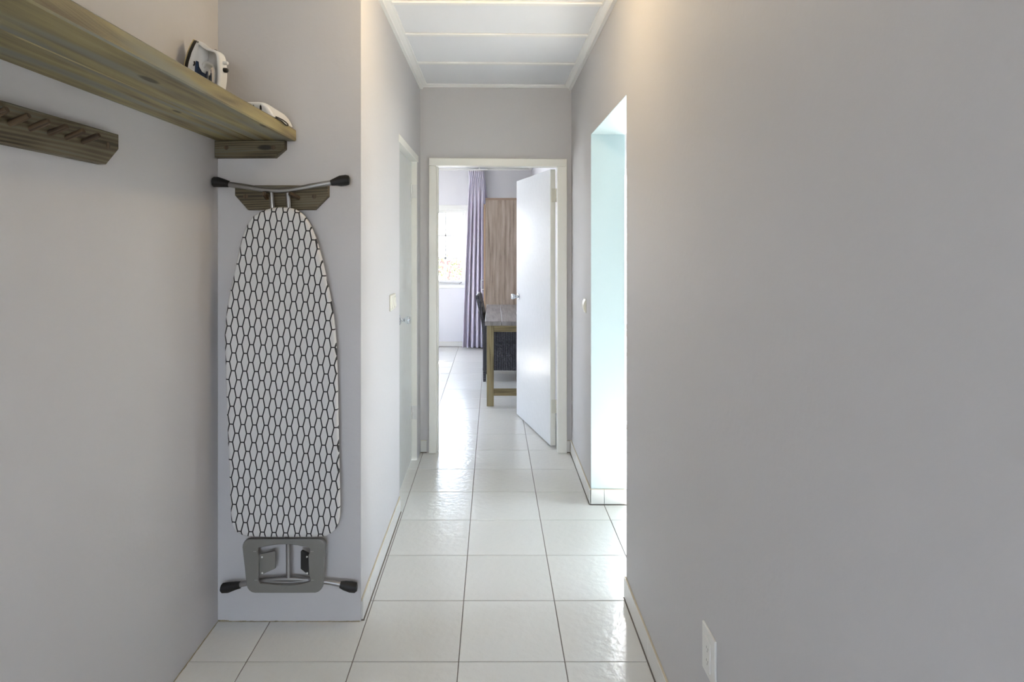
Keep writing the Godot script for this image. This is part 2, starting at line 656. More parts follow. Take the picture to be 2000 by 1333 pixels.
func build_walls() -> void:
	var w := put("wall_left", bx(-1.25, -1.095, 0, 2.85, -2.4, 2.585), M.wall)
	structure(w, "plain grey wall on the left behind the long wooden shelf", "wall")
	w = put("wall_alcove", bx(-1.095, -0.526, 0, 2.85, 2.465, 2.585), M.wall)
	structure(w, "narrow grey wall that the ironing board hangs on", "wall")
	# yellowed sealant along its foot
	var rng := RandomNumberGenerator.new()
	rng.seed = 9
	var bead := Shape.new()
	for i in 40:
		var x := -1.094 + 0.0141 * i
		var hgt := 0.0005 + rng.randf() * 0.0018 + (0.003 if i < 3 else 0.0)
		bx(x, x + 0.0141, 0, hgt, 2.4622 - rng.randf() * 0.002, 2.467, 0.001, bead)
	for i in 60:
		var d := 1.2 + 0.021 * i
		var hgt := 0.0005 + rng.randf() * 0.0018
		bx(-1.097, -1.0925 + rng.randf() * 0.002, 0, hgt, d, d + 0.021, 0.001, bead)
	put("sealant", bead, M.dirty, w).set_meta("label", "yellowed crumbling sealant")
	var s := bx(-0.65, -0.526, 0, 2.85, 2.585, 3.48)
	bx(-0.65, -0.526, 2.115, 2.85, 3.48, 4.31, 0, s)
	bx(-0.65, -0.526, 0, 2.85, 4.31, 4.47, 0, s)
	structure(put("wall_hall_left", s, M.wall), "pale grey left wall of the hallway with the closet door in it", "wall")
	s = bx(-3.35, -0.462, 0, 2.85, 4.47, 4.60)
	bx(-0.462, 0.532, 2.11, 2.85, 4.47, 4.60, 0, s)
	bx(0.532, 0.76, 0, 2.85, 4.47, 4.60, 0, s)
	var ew := put("wall_end", s, M.wall)
	var sk := bx(-3.2, -0.462, 0, 2.62, 4.60, 4.603)
	bx(-0.462, 0.532, 2.11, 2.62, 4.60, 4.603, 0, sk)
	bx(0.532, 0.565, 0, 2.62, 4.60, 4.603, 0, sk)
	put("bedroom_plaster", sk, M.wall_bed, ew)
	structure(ew, "grey wall at the end of the hallway around the bedroom door", "wall")
	s = bx(0.565, 0.757, 0, 2.85, -2.4, 2.623)
	bx(0.565, 0.757, 2.138, 2.85, 2.623, 3.577, 0, s)
	bx(0.565, 0.757, 0, 2.85, 3.577, 4.47, 0, s)
	var rw := put("wall_right", s, M.wall)
	structure(rw, "large plain grey right wall with a tall opening in it", "wall")
	s = bx(0.5655, 0.757, 0, 2.138, 2.623, 2.626)
	bx(0.5655, 0.757, 0, 2.138, 3.574, 3.577, 0, s)
	bx(0.5655, 0.757, 2.135, 2.138, 2.626, 3.574, 0, s)
	bx(0.757, 0.760, 0, 2.85, 1.2, 2.626, 0, s)
	bx(0.757, 0.760, 2.135, 2.85, 2.626, 3.574, 0, s)
	bx(0.757, 0.760, 0, 2.85, 3.574, 5.0, 0, s)
	put("mint_plaster", s, M.mint, rw).set_meta("label", "mint green painted reveal of the opening")
	s = bx(-0.8, 0.3, 1.9, 2.85, -2.4, -2.25)
	bx(-0.8, 0.3, 0, 1.0, -2.4, -2.25, 0, s)
	bx(-1.095, -0.8, 0, 2.85, -2.4, -2.25, 0, s)
	bx(0.3, 0.565, 0, 2.85, -2.4, -2.25, 0, s)
	structure(put("wall_back", s, M.wall), "plain wall behind the camera with an opening to daylight", "wall")
	# bedroom
	structure(put("wall_bedroom_right", bx(0.565, 0.757, 0, 2.85, 4.60, 9.1), M.wall_bed), "lavender grey right wall of the bedroom behind the open door", "wall")
	s = bx(-3.35, -3.2, 0, 2.85, 4.60, 6.2)
	bx(-3.35, -3.2, 0, 0.6, 6.2, 7.2, 0, s)
	bx(-3.35, -3.2, 2.1, 2.85, 6.2, 7.2, 0, s)
	bx(-3.35, -3.2, 0, 2.85, 7.2, 9.1, 0, s)
	structure(put("wall_bedroom_left", s, M.wall_bed), "lavender grey left wall of the bedroom, out of view", "wall")
	s = bx(-3.35, -1.66, 0, 2.85, 9.1, 9.25)
	bx(-1.66, -0.361, 0, 0.858, 9.1, 9.25, 0, s)
	bx(-1.66, -0.361, 2.08, 2.85, 9.1, 9.25, 0, s)
	bx(-0.361, 0.757, 0, 2.85, 9.1, 9.25, 0, s)
	structure(put("wall_window", s, M.wall_bed), "lavender grey bedroom wall around the white paned window", "wall")
	# bright room on the right
	s = bx(0.757, 0.93, 0, 2.85, 5.0, 5.15)
	bx(0.93, 1.93, 2.11, 2.85, 5.0, 5.15, 0, s)
	bx(1.93, 4.35, 0, 2.85, 5.0, 5.15, 0, s)
	structure(put("wall_side_room_far", s, M.wall), "pale wall above the bright glass door past the opening", "wall")
	s = bx(4.2, 4.35, 0, 2.85, 1.05, 2.45)
	bx(4.2, 4.35, 0, 0.8, 2.45, 3.6, 0, s)
	bx(4.2, 4.35, 2.2, 2.85, 2.45, 3.6, 0, s)
	bx(4.2, 4.35, 0, 2.85, 3.6, 5.0, 0, s)
	structure(put("wall_side_room_right", s, M.mint), "mint wall of the side room, out of view", "wall")
	s = bx(0.757, 4.2, 0, 2.85, 1.05, 1.2)
	structure(put("wall_side_room_near", s, M.mint), "mint wall of the side room nearest the camera, out of view", "wall")


func build_ceilings() -> void:
	var c := Node3D.new()
	c.name = "ceiling"
	c.position = Vector3(0, H, 0)
	c.rotation.z = -0.008        # the old ceiling dips a little to the right
	add_child(c)
	structure(c, "white panelled hallway ceiling with narrow cross battens and cornices", "ceiling")
	var edges := [-2.4, -1.3, -0.8, -0.3, 0.2, 0.7, 1.2, 1.7, 2.2, 2.55, 2.939, 3.383, 3.916, 4.47]
	for i in edges.size() - 1:
		put("panel", bx(-1.25, 0.757, 0, 0.14, edges[i] + 0.001, edges[i + 1] - 0.001, 0.001), M.ceiling, c)
	put("panel", bx(-1.25, 0.757, 0.02, 0.14, 4.47, 4.6), M.ceiling, c)
	for d in edges.slice(1, -1):
		var x0: float = -1.09 if d < 2.46 else -0.522
		put("batten", bx(x0, 0.562, -0.011, 0.0, d - 0.017, d + 0.017, 0.003), M.ceiling_trim, c)
	var prof := PackedVector2Array([Vector2(0, 0), Vector2(0.050, 0), Vector2(0.050, -0.011), Vector2(0.040, -0.013), Vector2(0.020, -0.024), Vector2(0.018, -0.034), Vector2(0, -0.034)])
	# cornices: left, right and end wall
	put("cornice", strip(prof, P(-0.526, 0.002, 2.40), P(-0.526, 0.002, 4.47), Vector3.RIGHT), M.ceiling_trim, c)
	put("cornice", strip(prof, P(0.565, 0.002, -2.2), P(0.565, 0.002, 4.47), Vector3.LEFT), M.ceiling_trim, c)
	var slim := PackedVector2Array([Vector2(0, 0), Vector2(0.034, 0), Vector2(0.034, -0.010), Vector2(0.014, -0.020), Vector2(0, -0.020)])
	put("cornice", strip(slim, P(-0.526, 0.002, 4.47), P(0.565, 0.002, 4.47), Vector3.BACK), M.ceiling_trim, c)
	var b := put("ceiling_bedroom", bx(-3.35, 0.757, 2.62, 2.8, 4.60, 9.25), M.ceiling)
	structure(b, "white bedroom ceiling seen through the open door", "ceiling")
	put("cornice", strip(prof, P(-3.2, 2.622, 9.1), P(0.565, 2.622, 9.1), Vector3.BACK), M.ceiling_trim, b)
	put("cornice", strip(prof, P(0.565, 2.622, 4.6), P(0.565, 2.622, 9.1), Vector3.LEFT), M.ceiling_trim, b)
	structure(put("ceiling_side_room", bx(0.757, 4.35, H, 2.8, 1.05, 5.15), M.ceiling), "white ceiling of the bright side room, out of view", "ceiling")


# a moulding profile (out, up) swept from a to b; "out" points away from the wall
func strip(prof: PackedVector2Array, a: Vector3, b: Vector3, out: Vector3) -> Shape:
	var s := Shape.new()
	var c := prof.size()
	var ids := Geometry2D.triangulate_polygon(prof)
	var pa := []
	var pb := []
	for q in prof:
		pa.append(a + out * q.x + Vector3.UP * q.y)
		pb.append(b + out * q.x + Vector3.UP * q.y)
	var mid := Vector3()
	for p in pa:
		mid += p / c
	for i in c:
		var j := (i + 1) % c
		var fn: Vector3 = (pa[j] - pa[i]).cross(pb[i] - pa[i])
		if fn.dot((pa[i] + pa[j]) / 2 - mid) > 0:
			s.quad(pa[i], pa[j], pb[j], pb[i])
		else:
			s.quad(pa[j], pa[i], pb[i], pb[j])
	for k in range(0, ids.size(), 3):
		s.tri(pa[ids[k]], pa[ids[k + 1]], pa[ids[k + 2]])
		s.tri(pb[ids[k]], pb[ids[k + 2]], pb[ids[k + 1]])
	return s


# skirting of tile pieces cut to the floor joints, each with a bead of cream grout on top
func skirting(called: String, label: String, along: String, at: float, face: float, a: float, b: float, hgt := 0.088) -> void:
	var o := Node3D.new()
	o.name = called
	add_child(o)
	structure(o, label, "baseboard")
	var first := TX if along == "x" else TD
	var cuts := [a]
	var k := ceili((a - first) / TILE)
	while first + k * TILE < b - 0.02:
		if first + k * TILE > a + 0.02:
			cuts.append(first + k * TILE)
		k += 1
	cuts.append(b)
	for i in cuts.size() - 1:
		var p: float = cuts[i] + (0.0012 if i > 0 else 0.0)
		var q: float = cuts[i + 1] - (0.0012 if i < cuts.size() - 2 else 0.0)
		var lo := minf(at, at + face)
		var hi := maxf(at, at + face)
		var s: Shape
		if along == "x":
			s = bx(p, q, 0.0045, hgt, lo, hi, 0.0012)
		else:
			s = bx(lo, hi, 0.0045, hgt, p, q, 0.0012)
		put("tile", s, M.skirt, o)
	var bead := 0.7 * face
	var lo2 := minf(at, at + bead)
	var hi2 := maxf(at, at + bead)
	var g := bx(a, b, hgt - 0.01, hgt + 0.0022, lo2, hi2, 0.001) if along == "x" else bx(lo2, hi2, hgt - 0.01, hgt + 0.0022, a, b, 0.001)
	var lo3 := minf(at, at + 1.4 * face)
	var hi3 := maxf(at, at + 1.4 * face)
	var foot := bx(a, b, 0.0, 0.0016, lo3, hi3) if along == "x" else bx(lo3, hi3, 0.0, 0.0016, a, b)
	put("foot_joint", foot, M.grout, o)
	put("grout", g, M.skirt_grout, o)


func build_trim() -> void:
	M.skirt = mat(Color(0.88, 0.876, 0.86), 0.25)
	M.skirt_grout = mat(Color(0.80, 0.76, 0.67), 0.9)
	skirting("baseboard_right", "white tile baseboard along the foot of the near right wall", "d", 0.565, -0.009, -2.2, 2.632)
	skirting("baseboard_right_far", "white tile baseboard between the opening and the hallway end", "d", 0.565, -0.009, 3.565, 4.468)
	skirting("baseboard_reveal", "white tile baseboard under the mint reveal", "x", 3.574, -0.009, 0.558, 0.77)
	skirting("baseboard_hall_left", "white tile baseboard along the left hallway wall before the closet", "d", -0.526, 0.009, 2.47, 3.475, 0.085)
	skirting("baseboard_end_left", "small white baseboard tile left of the bedroom door frame", "x", 4.47, -0.009, -0.522, -0.478, 0.085)
	skirting("baseboard_end_right", "thin white baseboard tile right of the bedroom door frame", "x", 4.47, -0.009, 0.534, 0.555, 0.085)
	skirting("baseboard_window", "white tile baseboard under the bedroom window", "x", 9.1, -0.009, -3.2, 0.56, 0.07)
	# frame of the bedroom door
	var o := Node3D.new()
	o.name = "trim_1"
	add_child(o)
	structure(o, "cream painted wooden frame around the bedroom doorway", "door frame")
	var tilt := 0.008
	var P2 := func(x: float, y: float) -> Vector2: return Vector2(x, y - x * tilt)
	put("jamb", bx(-0.462, -0.406, 0, 2.066, 4.445, 4.525, 0.004), M.cream, o)
	put("jamb", bx(0.463, 0.532, 0, 2.062, 4.445, 4.525, 0.004), M.cream, o)
	var head := PackedVector2Array([P2.call(-0.462, 2.064), P2.call(0.532, 2.064), P2.call(0.532, 2.120), P2.call(-0.462, 2.120)])
	put("head", Shape.new().prism(P(0, 0, 4.525), Vector3.RIGHT, Vector3.UP, head, 0.080, 0.004), M.cream, o)
	put("rebate", bx(-0.406, -0.396, 0, 2.064, 4.485, 4.525, 0.002), M.cream, o)
	# lining of the closet recess
	o = Node3D.new()
	o.name = "trim_2"
	add_child(o)
	structure(o, "white painted lining of the closet door recess", "door frame")
	put("jamb", bx(-0.65, -0.529, 0, 2.115, 4.306, 4.335, 0.002), M.cream, o)
	put("jamb", bx(-0.65, -0.529, 0, 2.115, 3.455, 3.484, 0.002), M.cream, o)
	put("head", bx(-0.65, -0.522, 2.075, 2.118, 3.455, 4.335, 0.002), M.cream, o)


func knob_shape(s: float) -> Array:
	return [Vector2(0.0, 0.0), Vector2(0.031 * s, 0.0), Vector2(0.032 * s, 0.003), Vector2(0.026 * s, 0.008), Vector2(0.013 * s, 0.011), Vector2(0.0105 * s, 0.018), Vector2(0.011 * s, 0.026),
		Vector2(0.016 * s, 0.032), Vector2(0.0215 * s, 0.042), Vector2(0.0245 * s, 0.053), Vector2(0.0245 * s, 0.059), Vector2(0.021 * s, 0.0635), Vector2(0.012 * s, 0.065), Vector2(0.0, 0.0655)]


func build_doors() -> void:
	# bedroom door, standing open into the room
	var d := thing("door_2", "open glossy white flush bedroom door with a chrome knob", "door", P(0.424, 0, 4.585))
	d.set_meta("kind", "structure")
	var t := Vector3(-0.243, 0, -0.970).normalized()
	var back := Vector3(0.867, 0, -0.217).normalized()
	var bs := Basis(t, Vector3.UP, t.cross(Vector3.UP))
	var leaf := put("leaf", Shape.new().obox(t * 0.447 + back * 0.02 + Vector3.UP * 1.034, Vector3(0.894, 2.048, 0.04), bs, 0.002), M.door, d)
	put("edge_band", Shape.new().obox(t * -0.0012 + back * 0.02 + Vector3.UP * 1.034, Vector3(0.002, 2.046, 0.038), bs), M.cream, leaf).set_meta("label", "cream painted hinge edge")
	var hand := put("door_knob", Shape.new().lathe(t * 0.832 + Vector3.UP * 1.048, -back, knob_shape(1.0), 24), M.chrome, d)
	put("door_knob", Shape.new().lathe(t * 0.832 + back * 0.04 + Vector3.UP * 1.048, back, knob_shape(1.0), 24), M.chrome, d)
	hand.set_meta("label", "round chrome knob")
	for y in [1.865, 0.30]:
		var hs := Shape.new().obox(t * -0.004 + back * 0.024 + Vector3.UP * y, Vector3(0.005, 0.10, 0.034), bs, 0.001)
		for k in 3:
			hs.tube([t * -0.006 + back * 0.043 + Vector3.UP * (y - 0.05 + 0.0345 * k), t * -0.006 + back * 0.043 + Vector3.UP * (y - 0.05 + 0.0345 * k + 0.031)], 0.0055, 10)
		put("hinge", hs, M.plastic, d)
	# closet door
	var c := thing("door_1", "closed white flush closet door in the left hallway wall", "door", P(-0.566, 0, 3.484))
	c.set_meta("kind", "structure")
	put("leaf", Shape.new().box(Vector3(-0.04, 0.008, -0.816), Vector3(0, 2.07, -0.004), 0.002), M.closet, c)
	put("door_knob", Shape.new().lathe(Vector3(0, 1.044, -0.255), Vector3.RIGHT, knob_shape(1.0), 24), M.chrome, c).set_meta("label", "round chrome knob")
	for y in [1.87, 0.333]:
		var hs := Shape.new().box(Vector3(0.0, y - 0.047, -0.818), Vector3(0.003, y + 0.047, -0.765), 0.001)
		hs.box(Vector3(0.002, y - 0.047, -0.823), Vector3(0.036, y + 0.047, -0.8185), 0.001)
		for k in 2:
			hs.tube([Vector3(0.006, y - 0.045 + 0.048 * k, -0.815), Vector3(0.006, y - 0.045 + 0.048 * k + 0.042, -0.815)], 0.006, 10)
		put("hinge", hs, M.white, c)
	# sliding glass door of the bright room
	var g := thing("door_3", "bright white framed glass door glimpsed through the tall opening", "door", P(0.93, 0, 5.05))
	g.set_meta("kind", "structure")
	var fs := Shape.new()
	for x in [0.0, 0.96]:
		fs.box(Vector3(x, 0, -0.05), Vector3(x + 0.04, 2.11, 0.0), 0.003)
	fs.box(Vector3(0.04, 2.07, -0.05), Vector3(0.96, 2.11, 0), 0.003)
	fs.box(Vector3(0.04, 0, -0.05), Vector3(0.96, 0.03, 0), 0.003)
	put("frame", fs, M.white, g)
	put("pane", Shape.new().box(Vector3(0.04, 0.03, -0.028), Vector3(0.96, 2.07, -0.022)), M.pane, g)


func build_window() -> void:
	var w := thing("window_1", "white wooden bedroom window with small panes, left of the curtain", "window", P(-1.66, 0.858, 9.1))
	w.set_meta("kind", "structure")
	var s := Shape.new()      # outer frame, with a deep sill
	s.box(Vector3(0, 0, -0.13), Vector3(1.299, 0.05, 0.02), 0.004)
	s.box(Vector3(0, 1.152, -0.11), Vector3(1.299, 1.222, 0.012), 0.004)
	s.box(Vector3(0, 0.05, -0.11), Vector3(0.05, 1.152, 0.012), 0.004)
	s.box(Vector3(1.249, 0.05, -0.11), Vector3(1.299, 1.152, 0.012), 0.004)
	s.box(Vector3(0.63, 0.05, -0.11), Vector3(0.67, 1.152, 0.0), 0.004)
	put("frame", s, M.white, w)
	for x0 in [0.05, 0.67]:
		var c := put("casement", Shape.new().box(Vector3(x0, 0.05, -0.06), Vector3(x0 + 0.58, 0.115, -0.02), 0.003).box(Vector3(x0, 1.105, -0.06), Vector3(x0 + 0.58, 1.152, -0.02), 0.003)
			.box(Vector3(x0, 0.115, -0.06), Vector3(x0 + 0.045, 1.105, -0.02), 0.003).box(Vector3(x0 + 0.535, 0.115, -0.06), Vector3(x0 + 0.58, 1.105, -0.02), 0.003), M.white, w)
		put("glazing_bar", Shape.new().box(Vector3(x0 + 0.279, 0.115, -0.055), Vector3(x0 + 0.301, 1.105, -0.025), 0.002), M.white, c)
		for r in 2:
			var y := 0.115 + 0.33 * (r + 1)
			put("glazing_bar", Shape.new().box(Vector3(x0 + 0.045, y - 0.011, -0.055), Vector3(x0 + 0.535, y + 0.011, -0.025), 0.002), M.white, c)
		for r in 3:
			for k in 2:
				var a := Vector3(x0 + 0.045 + 0.245 * k + 0.003, 0.115 + 0.33 * r + 0.003, -0.042)
				put("pane", Shape.new().box(a, a + Vector3(0.239, 0.324, 0.004)), M.pane, c)
		# casement stay with its peg
		var st := Shape.new().tube([Vector3(x0 + 0.20, 0.082, -0.012), Vector3(x0 + 0.38, 0.076, -0.008), Vector3(x0 + 0.50, 0.07, -0.010)], 0.004, 8)
		st.obox(Vector3(x0 + 0.51, 0.075, -0.012), Vector3(0.05, 0.016, 0.014), Basis(Vector3.BACK, 0.5), 0.003)
		put("stay", st, M.steel, w)


func build_outside() -> void:
	structure(put("ground_outside", bx(-40, 40, -0.25, -0.15, 5.15, 60).box(Vector3(-40, -0.25, 2.4), Vector3(40, -0.15, 40)), M.concrete), "sunlit pale ground outside the window", "ground")
	structure(put("terrace", bx(0.76, 6.5, -0.15, -0.02, 5.15, 9.0, 0.01), M.concrete), "pale terrace outside the glass door", "ground")
	var rng := RandomNumberGenerator.new()
	rng.seed = 77
	var b := thing("flowering_bush", "pink flowering bush outside the lower window panes", "bush", P(-1.0, -0.15, 11.0))
	var stems := Shape.new()
	var leaves := Shape.new()
	var flowers := Shape.new()
	var pale := Shape.new()
	for i in 14:
		var x := rng.randf_range(-1.2, 1.0)
		stems.tube([Vector3(x * 0.7, 0, rng.randf_range(-0.1, 0.1)), Vector3(x, 0.6, 0), Vector3(x * 1.1, 1.15, rng.randf_range(-0.2, 0.2))], 0.012, 6)
	for i in 4600:
		var x := rng.randf_range(-1.5, 1.35)
		var top := 1.36 + 0.10 * sin(x * 5.0) + 0.05 * sin(x * 13.0)
		var c := Vector3(x, top * sqrt(rng.randf_range(0.05, 1.0)), rng.randfn(0, 0.16))
		var e := Vector3(rng.randfn(), rng.randfn(), rng.randfn()).normalized()
		var f := e.cross(Vector3(rng.randfn(), rng.randfn(), rng.randfn())).normalized()
		var kind := rng.randf()
		var dst := leaves if kind < 0.62 else (flowers if kind < 0.84 else pale)
		var l := rng.randf_range(0.03, 0.055)
		var nn := e.cross(f)
		dst.tri(c - e * l, c - f * l * 0.5 + nn * 0.006, c + e * l)
		dst.tri(c - e * l, c + e * l, c + f * l * 0.5 + nn * 0.006)
	put("stem", stems, M.stem, b).set_meta("kind", "stuff")
	put("foliage", leaves, M.leaf, b).set_meta("kind", "stuff")
	put("blossom", flowers, M.petal, b).set_meta("kind", "stuff")
	put("blossom", pale, M.petal2, b).set_meta("kind", "stuff")


func build_lamp() -> void:
	var l := thing("ceiling_lamp", "round frosted ceiling lamp above the hallway, out of the frame", "lamp", P(0.0, H, 2.30))
	put("base", Shape.new().lathe(Vector3(0, -0.03, 0), Vector3.UP, [Vector2(0, 0), Vector2(0.06, 0), Vector2(0.065, 0.006), Vector2(0.065, 0.03)], 24), M.white, l)
	var glow := mat(Color(1, 0.95, 0.85), 0.4)
	glow.emission_enabled = true
	glow.emission = Color(1.0, 0.88, 0.68)
	glow.emission_energy_multiplier = 2.0
	var prof := []
	for i in 13:
		var a := PI * i / 12.0
		prof.append(Vector2(0.06 * sin(a), -0.06 * cos(a)))
	put("bulb", Shape.new().lathe(Vector3(0, -0.092, 0), Vector3.UP, prof, 24), glow, l)
	var o := OmniLight3D.new()
	o.name = "lamp_light"
	o.light_color = Color(1.0, 0.88, 0.68)
	o.light_energy = 0.18
	o.light_size = 0.05
	o.omni_range = 12.0
	o.omni_attenuation = 2.0
	o.shadow_enabled = true
	o.position = Vector3(0, -0.092, 0)
	l.add_child(o)


# ------------------------------------------------------------------ things in the nook
func plug(at: Vector3, axis: Vector3, parent: Node) -> void:
	put("screw_plug", Shape.new().grain(Vector3.UP).lathe(at, axis, [Vector2(0.0095, -0.003), Vector2(0.009, 0.0008), Vector2(0.004, 0.001), Vector2(0.0, 0.001)], 14), M.peg, parent)


func build_shelf() -> void:
	var s := thing("wall_shelf", "long weathered pine plank shelf high on the left wall", "shelf", P(-1.095, 1.911, 2.463))
	# two glued planks, running towards the camera
	var a := Shape.new().grain(Vector3.BACK, Vector2(0.0, 0.02)).box(Vector3(0.001, 0, 0.0), Vector3(0.1535, 0.045, 2.2), 0.003)
	put("plank", a, M.pine, s)
	var b := Shape.new().grain(Vector3.BACK, Vector2(0.63, 0.13)).box(Vector3(0.1545, -0.0004, 0.0), Vector3(0.313, 0.045, 2.2), 0.004)
	put("plank", b, M.pine, s)
	var poly := PackedVector2Array([Vector2(0.001, -0.0685), Vector2(0.236, -0.0685), Vector2(0.276, -0.034), Vector2(0.276, -0.001), Vector2(0.001, -0.001)])
	put("cleat", Shape.new().grain(Vector3.RIGHT, Vector2(0.3, 0.05)).prism(Vector3(0, 0, 0.0), Vector3.RIGHT, Vector3.UP, poly, 0.03, 0.002), M.stained, s)
	plug(Vector3(0.047, -0.030, 0.03), Vector3.BACK, s)
	plug(Vector3(0.232, -0.030, 0.03), Vector3.BACK, s)


func build_peg_rail() -> void:
	var s := thing("peg_rail", "weathered wooden coat rail with round pegs on left wall below the shelf", "coat rack", P(-1.094, 1.722, 1.77))
	# local: z towards the camera, board from z=0 (far end) to 1.05
	var poly := PackedVector2Array([Vector2(0.056, 0.0), Vector2(0.99, 0.0), Vector2(1.05, 0.05), Vector2(1.05, 0.092), Vector2(0.0, 0.092), Vector2(0.0, 0.05)])
	put("board", side_prism(poly, 0.025), M.stained, s)
	for k in 13:
		var z := 0.156 + 0.061 * k
		if z > 1.0:
			break
		var p0 := Vector3(0.024, 0.0455, z)
		var p1 := p0 + Vector3(0.044, 0.018, 0.0)
		put("peg", Shape.new().grain((p1 - p0).normalized(), Vector2(0.03 * k, 0.02 * k)).tube([p0, p1 - (p1 - p0) * 0.04, p1], [0.0075, 0.0075, 0.0062], 14), M.peg, s)
	plug(Vector3(0.025, 0.053, 0.05), Vector3.RIGHT, s)
	plug(Vector3(0.025, 0.053, 1.0), Vector3.RIGHT, s)


# polygon in (z, y) extruded towards +x by t, with the grain along z
func side_prism(poly: PackedVector2Array, t: float) -> Shape:
	var s := Shape.new().grain(Vector3.BACK, Vector2(0.1, 0.0))
	var q := PackedVector2Array()
	for p in poly:
		q.append(Vector2(-p.x, p.y))
	return s.prism(Vector3.ZERO, Vector3.FORWARD, Vector3.UP, q, t, 0.002)


func build_ironing_board() -> void:
	# the wooden hanger
	var hg := thing("ironing_board_hanger", "dark stained wooden board with two pegs behind the ironing board top", "hanger", P(-0.834, 1.637, 2.464))
	var poly := PackedVector2Array([Vector2(-0.132, 0.0), Vector2(0.131, 0.0), Vector2(0.184, 0.0526), Vector2(0.184, 0.0964), Vector2(-0.183, 0.0964), Vector2(-0.183, 0.057)])
	put("board", Shape.new().grain(Vector3.RIGHT, Vector2(0.55, 0.07)).prism(Vector3.ZERO, Vector3.RIGHT, Vector3.UP, poly, 0.024, 0.002), M.stained, hg)
	for k in [[0.066, -1.0], [-0.058, 1.0]]:
		var p0 := Vector3(k[0], 0.047, 0.022)
		var p1 := p0 + Vector3(-0.012 * signf(k[0]), 0.012, 0.062)
		put("peg", Shape.new().grain((p1 - p0).normalized()).tube([p0, p1 - (p1 - p0) * 0.05, p1], [0.0088, 0.0088, 0.007], 14), M.peg, hg)
	plug(Vector3(-0.1405, 0.0522, 0.024), Vector3.BACK, hg)
	plug(Vector3(0.1296, 0.0528, 0.024), Vector3.BACK, hg)

	# the board itself: local x, y as in the room, z = 0 at depth 2.44
	var b := thing("ironing_board", "upright ironing board in a white and black honeycomb cover", "ironing board", P(-0.81, 0.15, 2.44))
	var o := Vector2(-0.81, 0.15)
	var raw := [Vector2(-0.8259, 1.6449), Vector2(-0.8633, 1.6399), Vector2(-0.8988, 1.6281), Vector2(-0.9293, 1.6080), Vector2(-0.9500, 1.5779), Vector2(-0.9668, 1.5414), Vector2(-0.9806, 1.4882), Vector2(-0.9915, 1.435), Vector2(-1.0072, 1.362), Vector2(-1.0235, 1.2871), Vector2(-1.0350, 1.2043), Vector2(-1.0388, 1.1314), Vector2(-1.0358, 1.0624), Vector2(-1.0309, 0.8673), Vector2(-1.023, 0.6682), Vector2(-1.0151, 0.4711), Vector2(-1.0121, 0.4287), Vector2(-1.0013, 0.3982), Vector2(-0.9796, 0.3804), Vector2(-0.9402, 0.3696),
		Vector2(-0.8042, 0.3676), Vector2(-0.6702, 0.3686), Vector2(-0.6386, 0.3755), Vector2(-0.6091, 0.3982), Vector2(-0.5963, 0.4317), Vector2(-0.5933, 0.4711), Vector2(-0.5972, 0.6682), Vector2(-0.6012, 0.8673), Vector2(-0.6057, 1.0624), Vector2(-0.6109, 1.1511), Vector2(-0.6227, 1.2516), Vector2(-0.6436, 1.3581), Vector2(-0.6721, 1.4763), Vector2(-0.7007, 1.560), Vector2(-0.7253, 1.6044), Vector2(-0.751, 1.6281), Vector2(-0.7786, 1.6407)]
	for i in raw.size():
		raw[i] -= o
	var outline := smooth(raw, 4)
	# rings from the back to the padded front
	var rings := []
	var cnt := outline.size()
	var nrm := []
	for i in cnt:
		var e := (outline[(i + 1) % cnt] - outline[(i + cnt - 1) % cnt]).normalized()
		nrm.append(Vector2(e.y, -e.x))
	for lv in [[0.012, 0.026], [0.004, 0.026], [0.0005, 0.029], [0.0, 0.036], [0.0008, 0.043], [0.003, 0.0475], [0.008, 0.0500], [0.016, 0.0512], [0.028, 0.0515], [0.034, 0.0515]]:
		var ring := []
		for i in cnt:
			var q: Vector2 = outline[i] - nrm[i] * lv[0]
			ring.append(Vector3(q.x, q.y, lv[1]))
		rings.append(ring)
	var cov := Shape.new()
	cov.loft(rings, false)
	for end in [0, rings.size() - 1]:
		var flat := PackedVector2Array()
		for p in rings[end]:
			flat.append(Vector2(p.x, p.y))
		var ids := Geometry2D.triangulate_polygon(flat)
		for k in range(0, ids.size(), 3):
			var q := [rings[end][ids[k]], rings[end][ids[k + 1]], rings[end][ids[k + 2]]]
			if ((q[1] - q[0]).cross(q[2] - q[0]).z < 0) != (end == 0):
				q.reverse()
			cov.tri(q[0], q[1], q[2])
	# the print lies flat on the face, turned by two degrees
	var turn := deg_to_rad(2.0)
	var anchor := Vector2(-0.938, 1.5608) - o
	for i in cov.v.size():
		var q := Vector2(cov.v[i].x, cov.v[i].y) - anchor
		cov.t[i] = Vector2(q.dot(Vector2(cos(turn), -sin(turn))) / 0.0448, -q.dot(Vector2(sin(turn), cos(turn))) / 0.0687)
	put("cover", cov, M.cover, b)
	# curved head bar with rubber feet
	var L := func(x: float, y: float, z: float) -> Vector3: return Vector3(x + 0.81, y - 0.15, z)
	var bar := curve3([L.call(-1.055, 1.7420, 0.03), L.call(-1.0266, 1.7345, 0.03), L.call(-0.97, 1.7262, 0.035), L.call(-0.9103, 1.7161, 0.037), L.call(-0.8656, 1.7107, 0.038), L.call(-0.8298, 1.7101, 0.038), L.call(-0.7911, 1.7113, 0.038), L.call(-0.7464, 1.719, 0.037), L.call(-0.6867, 1.7301, 0.035), L.call(-0.6271, 1.7405, 0.03), L.call(-0.60, 1.7465, 0.03)], 4)
	put("head_bar", Shape.new().tube(bar, 0.0105, 14), M.steel, b)
	var cap := func(p: Array, r: Array) -> void:
		put("rubber_foot", Shape.new().tube(p, r, 8), M.rubber, b)
